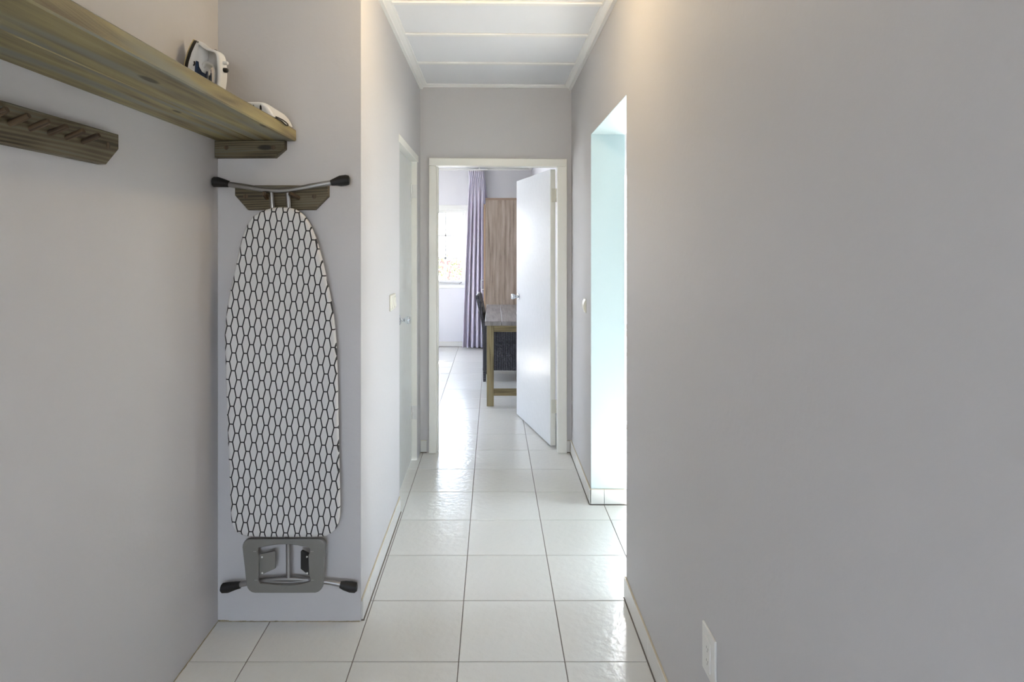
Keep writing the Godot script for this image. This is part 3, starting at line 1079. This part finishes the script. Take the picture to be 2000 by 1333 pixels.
	cap.call([L.call(-1.0266, 1.7350, 0.031), L.call(-1.05, 1.7395, 0.031), L.call(-1.072, 1.7435, 0.031), L.call(-1.086, 1.744, 0.031), L.call(-1.0895, 1.744, 0.031)], [0.0125, 0.0165, 0.020, 0.020, 0.015])
	cap.call([L.call(-0.6301, 1.740, 0.031), L.call(-0.610, 1.7448, 0.031), L.call(-0.594, 1.7475, 0.031), L.call(-0.572, 1.7500, 0.031), L.call(-0.561, 1.7505, 0.031), L.call(-0.5585, 1.7505, 0.031)], [0.0115, 0.0165, 0.0215, 0.0215, 0.0185, 0.012])
	for x in [-0.8596, -0.7963]:
		put("leg_tube", Shape.new().tube([L.call(x, 1.703, 0.037), L.call(x, 1.60, 0.014), L.call(x * 0.3 - 0.57, 1.0, 0.012), L.call(-0.806, 0.34, 0.013)], 0.0088, 12), M.steel, b)
	# iron rest: a plate with a cut-out
	var tray := []
	for p in [Vector2(-0.971, 0.3272), Vector2(-0.9694, 0.337), Vector2(-0.9655, 0.3461), Vector2(-0.9596, 0.3527), Vector2(-0.9514, 0.3573), Vector2(-0.9399, 0.3592), Vector2(-0.809, 0.3592), Vector2(-0.6781, 0.3592), Vector2(-0.6666, 0.3566), Vector2(-0.6578, 0.3507), Vector2(-0.6519, 0.3419), Vector2(-0.6503, 0.3304), Vector2(-0.6545, 0.2584), Vector2(-0.6575, 0.1864), Vector2(-0.6601, 0.1733), Vector2(-0.6666, 0.1619), Vector2(-0.6765, 0.1537), Vector2(-0.6879, 0.1498), Vector2(-0.8074, 0.1494), Vector2(-0.9236, 0.1494), Vector2(-0.935, 0.1521), Vector2(-0.9449, 0.1596), Vector2(-0.9514, 0.1684), Vector2(-0.9557, 0.1831), Vector2(-0.9629, 0.2552)]:
		tray.append(p - o)
	var hole := []
	for p in [Vector2(-0.9098, 0.3206), Vector2(-0.9072, 0.3245), Vector2(-0.8941, 0.3278), Vector2(-0.8548, 0.3344), Vector2(-0.8287, 0.337), Vector2(-0.8058, 0.3376), Vector2(-0.7828, 0.337), Vector2(-0.7567, 0.3344), Vector2(-0.7239, 0.3278), Vector2(-0.7135, 0.3239), Vector2(-0.7102, 0.319), Vector2(-0.7108, 0.3075), Vector2(-0.7157, 0.2944), Vector2(-0.7148, 0.2552), Vector2(-0.7125, 0.2159), Vector2(-0.7082, 0.2028), Vector2(-0.7092, 0.1946), Vector2(-0.7174, 0.1903), Vector2(-0.7501, 0.1825), Vector2(-0.7763, 0.1789), Vector2(-0.8074, 0.1782), Vector2(-0.8385, 0.1805), Vector2(-0.8876, 0.1864), Vector2(-0.9023, 0.1881), Vector2(-0.9072, 0.1936), Vector2(-0.9098, 0.2028), Vector2(-0.9072, 0.2126), Vector2(-0.9072, 0.2552), Vector2(-0.9072, 0.2928), Vector2(-0.9111, 0.3042)]:
		hole.append(p - o)
	var pl := put("iron_rest", Shape.new().prism(Vector3(0, 0, 0.030), Vector3.RIGHT, Vector3.UP, PackedVector2Array(tray), 0.012, 0.004, PackedVector2Array(hole), 3), M.tray, b)
	var tabs := [[Vector2(-0.915, 0.2916), Vector2(-0.8506, 0.3082), Vector2(-0.8457, 0.3033), Vector2(-0.8464, 0.241), Vector2(-0.8916, 0.2197), Vector2(-0.915, 0.2110)], [Vector2(-0.7475, 0.3065), Vector2(-0.7425, 0.3098), Vector2(-0.706, 0.2927), Vector2(-0.706, 0.2081), Vector2(-0.7311, 0.2263), Vector2(-0.7475, 0.2394)]]
	for i in 2:
		var tb := PackedVector2Array()
		for p in tabs[i]:
			tb.append(p - o)
		put("bracket", Shape.new().prism(Vector3(0, 0, 0.024), Vector3.RIGHT, Vector3.UP, tb, 0.010, 0.001), M.tray if i == 0 else M.dark_tray, pl)
	for p in [Vector2(-0.8975, 0.2852), Vector2(-0.8962, 0.2237), Vector2(-0.7226, 0.2865), Vector2(-0.7219, 0.223)]:
		put("rivet", Shape.new().lathe(Vector3(p.x - o.x, p.y - o.y, 0.034), Vector3.BACK, [Vector2(0.0038, 0), Vector2(0.0036, 0.0015), Vector2(0.002, 0.003), Vector2(0.0, 0.0032)], 12), M.white, pl)
	# the small embossed dashes beside the cut-out
	for p in [Vector2(-0.922, 0.311), Vector2(-0.701, 0.311), Vector2(-0.918, 0.200), Vector2(-0.699, 0.200)]:
		for k in 3:
			put("spot_weld", Shape.new().lathe(Vector3(p.x - o.x + 0.004 * (k - 1), p.y - o.y, 0.0417), Vector3.BACK, [Vector2(0.0011, 0), Vector2(0.0008, 0.0006), Vector2(0, 0.0008)], 6), M.white, pl)
	# centre post and the foot bar behind the plate
	put("centre_post", Shape.new().tube([L.call(-0.8009, 0.345, 0.017), L.call(-0.7995, 0.26, 0.017), L.call(-0.7988, 0.200, 0.020)], 0.0098, 14), M.steel, b)
	var foot := curve3([L.call(-1.04, 0.1595, 0.017), L.call(-0.9894, 0.1690, 0.017), L.call(-0.91, 0.184, 0.017), L.call(-0.8074, 0.1925, 0.017), L.call(-0.71, 0.187, 0.017), L.call(-0.6323, 0.1770, 0.017), L.call(-0.57, 0.164, 0.017)], 5)
	put("foot_bar", Shape.new().tube(foot, 0.0095, 14), M.steel, b)
	put("cross_rail", Shape.new().tube(curve3([L.call(-0.905, 0.186, 0.022), L.call(-0.81, 0.1815, 0.024), L.call(-0.71, 0.188, 0.022)], 5), 0.0055, 10), M.steel, b)
	cap.call([L.call(-0.9894, 0.1680, 0.018), L.call(-1.012, 0.1640, 0.018), L.call(-1.034, 0.1585, 0.018), L.call(-1.056, 0.1565, 0.018), L.call(-1.063, 0.157, 0.018)], [0.0135, 0.0165, 0.0200, 0.0190, 0.013])
	cap.call([L.call(-0.5975, 0.1700, 0.018), L.call(-0.580, 0.1660, 0.018), L.call(-0.556, 0.1605, 0.018), L.call(-0.537, 0.1580, 0.018), L.call(-0.5325, 0.158, 0.018)], [0.0125, 0.0175, 0.0205, 0.0195, 0.014])


# ------------------------------------------------------------------ things on the shelf
func build_iron() -> void:
	var r := thing("clothes_iron", "white clothes iron standing on its heel on the shelf", "iron", P(-1.058, 1.9562, 2.19))
	r.rotation.y = -0.20
	r.scale = Vector3.ONE * 1.05
	# plan of the sole: (height along the sole, half width)
	var plan := [[0.0, 0.046], [0.03, 0.052], [0.08, 0.054], [0.13, 0.050], [0.17, 0.0425], [0.205, 0.031], [0.235, 0.0165], [0.253, 0.006]]
	var level := func(x: float, scale: float, drop: float) -> Array:
		var loop := []
		for k in plan.size():
			loop.append(Vector3(x + 0.06 * (plan[k][0] - 0.25), plan[k][0] * (1.0 - drop), plan[k][1] * scale))
		for k in plan.size():
			var q: Array = plan[plan.size() - 1 - k]
			loop.append(Vector3(x + 0.06 * (q[0] - 0.25), q[0] * (1.0 - drop), -q[1] * scale))
		loop.reverse()
		return loop
	put("soleplate", Shape.new().loft([level.call(0.0, 0.97, 0.0), level.call(0.0015, 1.0, -0.01), level.call(0.004, 1.0, -0.01), level.call(0.0045, 0.98, 0.0)]), M.sole, r)
	put("heat_skirt", Shape.new().loft([level.call(0.0045, 0.97, 0.005), level.call(0.006, 0.99, 0.005), level.call(0.0125, 1.0, 0.01), level.call(0.013, 0.97, 0.012), level.call(0.0165, 1.0, 0.015), level.call(0.0185, 0.98, 0.02)]), M.black, r)
	var lv := [[0.0185, 1.0, 0.012], [0.021, 1.02, 0.012], [0.030, 0.97, 0.03], [0.040, 0.84, 0.06], [0.048, 0.66, 0.10], [0.054, 0.45, 0.15], [0.056, 0.2, 0.2]]
	var loops := []
	for q in lv:
		loops.append(level.call(q[0], q[1], q[2]))
	put("body", Shape.new().loft(loops), M.white, r)
	# half width of the body at (t, s), for the pieces that lie on its side
	var side := func(x: float, y: float) -> float:
		var t := x - 0.06 * (y - 0.25)
		var sc := 1.0
		for k in lv.size() - 1:
			if t >= lv[k][0]:
				sc = lerpf(lv[k][1], lv[k + 1][1], clampf((t - lv[k][0]) / (lv[k + 1][0] - lv[k][0]), 0.0, 1.0))
		for k in plan.size() - 1:
			if y >= plan[k][0] and y < plan[k + 1][0]:
				return sc * lerpf(plan[k][1], plan[k + 1][1], (y - plan[k][0]) / (plan[k + 1][0] - plan[k][0]))
		return 0.0
	var out := []
	for p in [Vector2(-1.036, 0.20), Vector2(-1.034, 0.236), Vector2(-1.031, 0.2455), Vector2(-1.0251, 0.2434), Vector2(-1.015, 0.2349), Vector2(-1.0019, 0.2251), Vector2(-0.9888, 0.2163), Vector2(-0.9757, 0.2128), Vector2(-0.9642, 0.209), Vector2(-0.9554, 0.2005), Vector2(-0.9503, 0.1874), Vector2(-0.947, 0.1678), Vector2(-0.9449, 0.1383), Vector2(-0.9462, 0.1138), Vector2(-0.9511, 0.0851), Vector2(-0.9577, 0.0565), Vector2(-0.9659, 0.0303), Vector2(-0.9757, 0.0094), Vector2(-0.9855, 0.0), Vector2(-1.0346, 0.0), Vector2(-1.040, 0.002), Vector2(-1.041, 0.0237), Vector2(-1.041, 0.0892), Vector2(-1.039, 0.1511)]:
		out.append(p + Vector2(1.06, 0))
	var hol := []
	for p in [Vector2(-1.0264, 0.1449), Vector2(-1.0183, 0.1563), Vector2(-1.0052, 0.158), Vector2(-0.9921, 0.1531), Vector2(-0.9822, 0.1465), Vector2(-0.9782, 0.1318), Vector2(-0.9798, 0.1056), Vector2(-0.9839, 0.0728), Vector2(-0.9921, 0.0467), Vector2(-1.0052, 0.0368), Vector2(-1.0199, 0.0401), Vector2(-1.0281, 0.0598), Vector2(-1.0322, 0.0974), Vector2(-1.0314, 0.1285)]:
		hol.append(Vector2(0.046 + (p.x + 1.0322) * 0.76, p.y + 0.006))
	var o2 := smooth(out, 2)
	var h2 := smooth(hol, 3)
	put("handle", Shape.new().prism(Vector3(0, 0, 0.0), Vector3.RIGHT, Vector3.UP, o2, 0.022, 0.009, h2, 4).prism(Vector3(0, 0, 0), Vector3.LEFT, Vector3.UP, flip(o2), 0.022, 0.009, flip(h2), 4), M.white, r)
	var bl := []
	for p in [Vector2(-1.0444, 0.1719), Vector2(-1.0404, 0.1711), Vector2(-1.0363, 0.1547), Vector2(-1.0281, 0.14), Vector2(-1.0199, 0.1334), Vector2(-1.0142, 0.1342), Vector2(-1.0101, 0.1432), Vector2(-1.0104, 0.1056), Vector2(-1.0477, 0.112), Vector2(-1.0469, 0.1547)]:
		bl.append(Vector2((p.x + 1.06) * 0.62 + 0.0275, p.y))
	var inlay := Shape.new()
	var ids := Geometry2D.triangulate_polygon(PackedVector2Array(bl))
	for sg in [1.0, -1.0]:
		for k in range(0, ids.size(), 3):
			var q := []
			for m in 3:
				var e: Vector2 = bl[ids[k + m]]
				q.append(Vector3(e.x, e.y, sg * (side.call(e.x, e.y) + 0.004)))
			if (q[1] - q[0]).cross(q[2] - q[0]).z * sg < 0:
				q.reverse()
			inlay.tri(q[0], q[1], q[2])
		for k in bl.size():
			var e: Vector2 = bl[k]
			var f: Vector2 = bl[(k + 1) % bl.size()]
			var we: float = side.call(e.x, e.y)
			var wf: float = side.call(f.x, f.y)
			inlay.quad(Vector3(e.x, e.y, sg * (we - 0.003)), Vector3(f.x, f.y, sg * (wf - 0.003)), Vector3(f.x, f.y, sg * (wf + 0.004)), Vector3(e.x, e.y, sg * (we + 0.004)))
	put("inlay", inlay, M.navy, r)
	put("spray_button", Shape.new().lathe(Vector3(0.110, 0.171, 0), Vector3(1, -0.12, 0), [Vector2(0, 0), Vector2(0.0062, 0.0), Vector2(0.0062, 0.015), Vector2(0.005, 0.0185), Vector2(0, 0.019)], 14), M.white, r)
	put("steam_dial", Shape.new().lathe(Vector3(0.110, 0.147, 0), Vector3(1, -0.12, 0), [Vector2(0, 0), Vector2(0.0075, 0.0), Vector2(0.0082, 0.004), Vector2(0.0082, 0.014), Vector2(0.006, 0.0175), Vector2(0, 0.018)], 14), M.black, r).set_meta("label", "small black steam dial")
	put("filler_cap", Shape.new().lathe(Vector3(0.082, 0.211, 0), Vector3(0.3, 1, 0), [Vector2(0, 0), Vector2(0.006, 0.0), Vector2(0.006, 0.004), Vector2(0.003, 0.006), Vector2(0, 0.006)], 12), M.black, r)
	put("level_mark", Shape.new().tube([Vector3(0.031, 0.170, side.call(0.031, 0.170)), Vector3(0.032, 0.162, side.call(0.032, 0.162)), Vector3(0.030, 0.155, side.call(0.030, 0.155))], 0.0022, 8), M.slot, r)


func flip(p: PackedVector2Array) -> PackedVector2Array:
	var q := PackedVector2Array()
	for e in p:
		q.append(Vector2(-e.x, e.y))
	return q


func build_appliance() -> void:
	var r := thing("slotted_appliance", "low white plastic appliance with dark oval slots at the shelf end", "appliance", P(-0.783, 1.9562, 2.43))
	# bottom and top loops of a flared box; local z runs towards the camera
	var ring := func(x0: float, x1: float, z0: float, z1: float, y: float, rad: float) -> Array:
		var loop := []
		for k in [[x1, z1, 0.0], [x1, z0, PI / 2], [x0, z0, PI], [x0, z1, 3 * PI / 2]]:
			for i in 6:
				var a: float = k[2] + PI / 2 * i / 5.0
				var cx: float = k[0] - rad if k[0] == x1 else k[0] + rad
				var cz: float = k[1] - rad if k[1] == z1 else k[1] + rad
				loop.append(Vector3(cx + rad * sin(a), y, cz + rad * cos(a)))
		return loop
	var loops := [ring.call(-0.158, -0.002, 0.0, 0.232, 0.0015, 0.016), ring.call(-0.160, 0.0, -0.002, 0.234, 0.005, 0.016), ring.call(-0.157, -0.005, 0.004, 0.238, 0.020, 0.018),
		ring.call(-0.152, -0.012, 0.012, 0.242, 0.034, 0.020), ring.call(-0.146, -0.020, 0.024, 0.242, 0.0445, 0.022), ring.call(-0.138, -0.030, 0.045, 0.234, 0.0495, 0.022), ring.call(-0.125, -0.046, 0.07, 0.215, 0.051, 0.02)]
	put("housing", Shape.new().loft(loops), M.white, r)
	put("base_rim", Shape.new().loft([ring.call(-0.147, -0.005, 0.003, 0.222, 0.0, 0.03), ring.call(-0.147, -0.005, 0.003, 0.222, 0.004, 0.03)]), M.steel, r)
	for x in [-0.038, -0.063, -0.088]:
		var sl := []
		for i in 12:
			var a := TAU * i / 12
			sl.append(Vector2(0.0032 * cos(a), 0.0115 * sin(a)))
		put("slot", Shape.new().prism(Vector3(x, 0.0275, 0.2385), Vector3.RIGHT, Vector3.UP, PackedVector2Array(sl), 0.0040, 0.0008), M.slot, r)
	var cord := curve3([Vector3(-0.06, 0.004, 0.24), Vector3(-0.012, 0.006, 0.22), Vector3(0.006, 0.004, 0.16), Vector3(0.010, -0.001, 0.105), Vector3(0.011, -0.008, 0.100), Vector3(0.009, -0.010, 0.118), Vector3(0.006, -0.002, 0.155), Vector3(-0.004, 0.0028, 0.20)], 5)
	put("cord", Shape.new().tube(cord, 0.0022, 8), M.rubber, r)


# ------------------------------------------------------------------ switches and sockets
func build_switches() -> void:
	# double switch on the left hallway wall; local x = out of the wall, z towards the camera
	var s := thing("light_switch", "cream double rocker switch on the left hallway wall beside the closet", "light switch", P(-0.526, 1.16, 3.215))
	put("plate", Shape.new().box(Vector3(0, 0, -0.075), Vector3(0.009, 0.082, 0.075), 0.003), M.plastic, s)
	for z in [-0.0365, 0.0365]:
		put("rocker", Shape.new().obox(Vector3(0.0105, 0.041, z), Vector3(0.007, 0.056, 0.05), Basis(Vector3.BACK, 0.07), 0.002), M.plastic, s)
	var q := thing("light_switch", "single cream light switch left of the mint reveal", "light switch", P(0.565, 1.085, 3.79))
	put("plate", Shape.new().box(Vector3(-0.006, 0, -0.041), Vector3(0, 0.086, 0.041), 0.002), M.plastic, q)
	var bow := PackedVector2Array()
	for i in 9:
		var a := -1.0 + 0.25 * i
		bow.append(Vector2(0.006 + 0.010 * (1.0 - a * a), 0.043 + 0.036 * a))
	bow.append(Vector2(0.004, 0.079))
	bow.append(Vector2(0.004, 0.007))
	put("rocker", bow_shape(bow), M.plastic, q)
	# power outlet near the camera, right wall
	var o := thing("power_outlet", "white rectangular wall outlet low on the near right wall", "outlet", P(0.565, 0.372, 1.610))
	put("plate", Shape.new().box(Vector3(-0.006, 0, -0.047), Vector3(0, 0.124, 0.047), 0.0025), M.plate, o)
	put("insert", Shape.new().box(Vector3(-0.0085, 0.022, -0.018), Vector3(-0.005, 0.102, 0.018), 0.001), M.plate, o)
	for y in [0.045, 0.078]:
		put("slot", Shape.new().box(Vector3(-0.0088, y - 0.003, 0.004), Vector3(-0.008, y + 0.003, 0.005)).box(Vector3(-0.0088, y - 0.003, -0.006), Vector3(-0.008, y + 0.003, -0.005)).box(Vector3(-0.0088, y - 0.0095, -0.0012), Vector3(-0.008, y - 0.0070, 0.0012)), M.slot, o)
	for y in [0.011, 0.113]:
		put("screw", Shape.new().lathe(Vector3(-0.006, y, 0), Vector3.LEFT, [Vector2(0.003, 0), Vector2(0.0028, 0.0006), Vector2(0, 0.0009)], 10), M.plate, o)


func bow_shape(poly: PackedVector2Array) -> Shape:
	# polygon in (out, up) swept along z
	var s := Shape.new()
	s.prism(Vector3(0, 0, 0.034), Vector3.LEFT, Vector3.UP, poly, 0.068, 0.002)
	return s


# ------------------------------------------------------------------ bedroom
func build_curtain() -> void:
	var r := thing("curtain", "lavender floor length curtain with pencil pleats right of the bedroom window", "curtain", P(-0.237, 0.0, 8.96))
	var rows := 34
	var cols := 132
	var grid := []
	for j in rows + 1:
		var tt := float(j) / rows
		var y: float = lerpf(2.448, 0.014, tt)
		var row := []
		var xl: float = lerpf(-0.105, -0.205, pow(tt, 0.85))
		var xr: float = lerpf(0.118, 0.127, tt)
		for i in cols + 1:
			var u := float(i) / cols
			var k := smoothstep(0.0, 0.22, tt)
			var ph := u * TAU
			var wave := 0.014 * sin(ph * 8.0) * (1.0 - k) + k * (0.050 * sin(ph * 5.0 + 0.7 + 0.6 * sin(ph)) + 0.016 * sin(ph * 9.0 + 1.0)) * (0.55 + 0.45 * tt)
			row.append(Vector3(lerpf(xl, xr, u + 0.010 * sin(ph * 4.0 + 1.9) * k), y, wave))
		grid.append(row)
	var cloth := Shape.new()
	sheet(cloth, grid, 0.0015)
	var cl := put("cloth", cloth, M.curtain, r)
	# gathered heading tape
	var head := []
	for j in 9:
		var tt := j / 8.0
		var y := lerpf(2.562, 2.448, tt)
		var row := []
		for i in cols + 1:
			var u := float(i) / cols
			var amp := 0.016 * (1.0 - 0.55 * sin(PI * clampf(tt * 1.15, 0, 1)))
			row.append(Vector3(lerpf(-0.112, 0.112 - 0.004 * sin(PI * tt), u) + 0.012 * (tt - 0.5), y, amp * sin(u * TAU * 8.0)))
		head.append(row)
	var hs := Shape.new()
	sheet(hs, head, 0.002)
	put("heading", hs, M.curtain, r)
	# return of the cloth that hangs behind, by the wardrobe
	var ret := []
	for j in 12:
		var tt := j / 11.0
		var row := []
		for i in 13:
			var u := i / 12.0
			row.append(Vector3(lerpf(0.085, lerpf(0.125, 0.165, tt), u), lerpf(2.44, 2.06, tt), -0.06 + 0.012 * sin(u * 9.0)))
		ret.append(row)
	var rs := Shape.new()
	sheet(rs, ret, 0.0015)
	put("return", rs, M.curtain, r)
	# rail and glider under the ceiling
	var rail := thing("curtain_rail", "thin white curtain rail under the bedroom ceiling", "curtain rail", P(-1.0, 2.575, 8.96))
	put("track", Shape.new().box(Vector3(-1.3, 0, -0.012), Vector3(0.92, 0.018, 0.012), 0.002), M.white, rail)
	for x in [-1.0, 0.0, 0.80]:
		put("bracket", Shape.new().box(Vector3(x - 0.01, 0.018, -0.01), Vector3(x + 0.01, 0.047, 0.01), 0.002), M.white, rail)


# a cloth grid (rows of points) with two faces
func sheet(s: Shape, grid: Array, half: float) -> void:
	var R := grid.size()
	var C: int = grid[0].size()
	var nn := []
	for j in R:
		var row := []
		for i in C:
			var du: Vector3 = grid[j][mini(i + 1, C - 1)] - grid[j][maxi(i - 1, 0)]
			var dv: Vector3 = grid[mini(j + 1, R - 1)][i] - grid[maxi(j - 1, 0)][i]
			row.append(dv.cross(du).normalized())
		nn.append(row)
	for sgn in [1.0, -1.0]:
		for j in R - 1:
			for i in C - 1:
				var q := [[j, i], [j + 1, i], [j + 1, i + 1], [j, i + 1]]
				if sgn < 0:
					q.reverse()
				var p := []
				var m := []
				for k in q:
					var no: Vector3 = nn[k[0]][k[1]] * sgn
					m.append(no)
					p.append(grid[k[0]][k[1]] + no * half)
				s.quad_n(p[0], p[1], p[2], p[3], m[0], m[1], m[2], m[3])


func build_wardrobe() -> void:
	var r := thing("wardrobe", "tall brown oak wardrobe seen from its side behind the desk", "wardrobe", P(-0.093, 0.0, 7.66))
	# local: x to the right, z towards the camera; the doors face left
	put("side_panel", Shape.new().grain(Vector3.UP, Vector2(0.0, 0.0)).box(Vector3(0, 0, -0.018), Vector3(0.655, 2.05, 0), 0.001), M.oak, r)
	put("side_panel", Shape.new().grain(Vector3.UP, Vector2(0.4, 0.1)).box(Vector3(0, 0, -1.17), Vector3(0.655, 2.05, -1.152), 0.001), M.oak, r)
	put("top_panel", Shape.new().grain(Vector3.RIGHT, Vector2(0.3, 0.2)).box(Vector3(-0.001, 2.05, -1.17), Vector3(0.655, 2.077, 0.001), 0.001), M.oak_edge2, r)
	put("back_panel", Shape.new().grain(Vector3.UP).box(Vector3(0.64, 0.06, -1.152), Vector3(0.648, 2.05, -0.018)), M.oak, r)
	put("bottom_panel", Shape.new().grain(Vector3.BACK).box(Vector3(0.002, 0.06, -1.152), Vector3(0.64, 0.08, -0.018)), M.oak, r)
	put("plinth", Shape.new().grain(Vector3.BACK).box(Vector3(0.04, 0, -1.15), Vector3(0.058, 0.06, -0.02)), M.oak, r)
	for k in 2:
		var z1 := -0.002 - 0.585 * k
		var d := put("door", Shape.new().grain(Vector3.UP, Vector2(0.1, 0.3 * k)).box(Vector3(-0.024, 0.062, z1 - 0.580), Vector3(-0.002, 2.0, z1), 0.001), M.oak, r)
		put("edge_band", Shape.new().box(Vector3(-0.0235, 0.064, z1 - 0.001), Vector3(-0.0025, 1.998, z1 + 0.0008)), M.oak_edge, d).set_meta("label", "pale edge band of the door")
		var zh := z1 - 0.08 - 0.42 * k
		if k == 1:
			continue      # this door opens by its hidden edge
		put("handle", Shape.new().tube([Vector3(-0.024, 1.055, zh), Vector3(-0.050, 1.055, zh), Vector3(-0.052, 1.050, zh), Vector3(-0.052, 0.942, zh), Vector3(-0.050, 0.937, zh), Vector3(-0.024, 0.937, zh)], 0.0055, 8), M.chrome, d)


func build_desk() -> void:
	var r := thing("desk", "wooden desk with grey plank top and greenish legs beside the open door", "desk", P(-0.076, 0.0, 5.72))
	# local: x to the right, z from 0 (near end) to -1.61
	var xs := [0.0, 0.157, 0.317, 0.477, 0.638]
	for i in 4:
		put("plank", Shape.new().grain(Vector3.BACK, Vector2(0.3 * i, 0.07 * i)).box(Vector3(xs[i] + 0.0015, 0.75, -1.61), Vector3(xs[i + 1] - 0.0015, 0.79, 0), 0.003), M.desktop, r)
	for x in [0.017, 0.555]:
		for z in [-0.02, -1.524]:
			put("leg", Shape.new().grain(Vector3.UP, Vector2(x + z, z * 0.3)).box(Vector3(x, 0, z - 0.066), Vector3(x + 0.066, 0.75, z), 0.003), M.desk, r)
	for z in [-0.032, -1.54]:
		put("apron", Shape.new().grain(Vector3.RIGHT, Vector2(0.2, z)).box(Vector3(0.083, 0.688, z - 0.03), Vector3(0.555, 0.75, z), 0.002), M.desk, r)
		put("stretcher", Shape.new().grain(Vector3.RIGHT, Vector2(0.5, z)).box(Vector3(0.083, 0.094, z - 0.03), Vector3(0.555, 0.158, z), 0.003), M.desk, r)
	for x in [0.030, 0.580]:
		put("apron", Shape.new().grain(Vector3.BACK, Vector2(0.1, x)).box(Vector3(x, 0.688, -1.524), Vector3(x + 0.028, 0.75, -0.086), 0.002), M.desk, r)


func build_chair() -> void:
	var r := thing("wicker_chair", "dark grey woven wicker chair pushed under the desk", "chair", P(-0.100, 0.0, 6.98))
	r.rotation.y = -0.05
	# local: x = forward (into the desk), z across, half width 0.21
	var hw := 0.215
	# back: a leaning slab, profile in (x, y)
	var prof := [Vector2(0.0, 0.0), Vector2(0.028, 0.0), Vector2(0.032, 0.30), Vector2(0.036, 0.50), Vector2(0.020, 0.65), Vector2(-0.012, 0.80), Vector2(-0.040, 0.925), Vector2(-0.048, 0.945), Vector2(-0.066, 0.950), Vector2(-0.082, 0.940), Vector2(-0.080, 0.92), Vector2(-0.050, 0.80), Vector2(-0.018, 0.65), Vector2(-0.004, 0.50), Vector2(-0.002, 0.30)]
	var up := PackedVector2Array()
	for p in prof:
		if p.y >= 0.11:
			up.append(p)
	up.insert(0, Vector2(0.029, 0.125))
	up.append(Vector2(-0.001, 0.125))
	put("backrest", Shape.new().grain(Vector3.RIGHT).prism(Vector3(0, 0, -hw), Vector3.RIGHT, Vector3.UP, up, 2 * hw, 0.004), M.wicker, r)
	put("seat", Shape.new().grain(Vector3.BACK).box(Vector3(0.03, 0.41, -hw), Vector3(0.46, 0.46, hw), 0.012), M.wicker, r)
	for z in [-hw, hw - 0.03]:
		put("side_panel", Shape.new().grain(Vector3.RIGHT).prism(Vector3(0, 0, z), Vector3.RIGHT, Vector3.UP, PackedVector2Array([Vector2(0.02, 0.125), Vector2(0.455, 0.125), Vector2(0.455, 0.62), Vector2(0.43, 0.645), Vector2(0.06, 0.645), Vector2(0.02, 0.60)]), 0.03, 0.006), M.wicker, r)
	put("front_panel", Shape.new().grain(Vector3.UP).box(Vector3(0.43, 0.125, -hw + 0.03), Vector3(0.455, 0.41, hw - 0.03), 0.004), M.wicker, r)
	for x in [0.001, 0.425]:
		for z in [-hw + 0.002, hw - 0.032]:
			put("leg", Shape.new().grain(Vector3.UP).box(Vector3(x, 0, z), Vector3(x + 0.03, 0.127, z + 0.03), 0.003), M.wicker, r)


func build_armchair() -> void:
	var r := thing("wooden_armchair", "brown wooden armchair out on the terrace beyond the opening", "armchair", P(1.285, -0.02, 6.0))
	# local: arm tips at x = 0, the seat opens to the left
	for z in [0.0, -0.60]:
		put("armrest", Shape.new().prism(Vector3(0, 0, z - 0.035), Vector3.RIGHT, Vector3.UP, PackedVector2Array([Vector2(-0.008, 0.640), Vector2(0.0, 0.632), Vector2(0.62, 0.60), Vector2(0.62, 0.655), Vector2(0.03, 0.684), Vector2(-0.01, 0.690)]), 0.07, 0.006), M.teak, r)
		put("leg", Shape.new().box(Vector3(0.06, 0, z - 0.025), Vector3(0.105, 0.634, z + 0.025), 0.004), M.teak, r)
		put("leg", Shape.new().box(Vector3(0.58, 0, z - 0.025), Vector3(0.625, 0.61, z + 0.025), 0.004), M.teak, r)
	for k in 6:
		put("seat_slat", Shape.new().box(Vector3(0.06 + 0.09 * k, 0.39, -0.575), Vector3(0.14 + 0.09 * k, 0.41, -0.025), 0.003), M.teak, r)
	for k in 6:
		put("back_slat", Shape.new().obox(Vector3(0.66, 0.66, -0.08 - 0.088 * k), Vector3(0.022, 0.56, 0.065), Basis(Vector3.BACK, -0.2), 0.003), M.teak, r)
	put("top_rail", Shape.new().box(Vector3(0.695, 0.90, -0.60), Vector3(0.735, 0.97, 0.0), 0.005), M.teak, r)
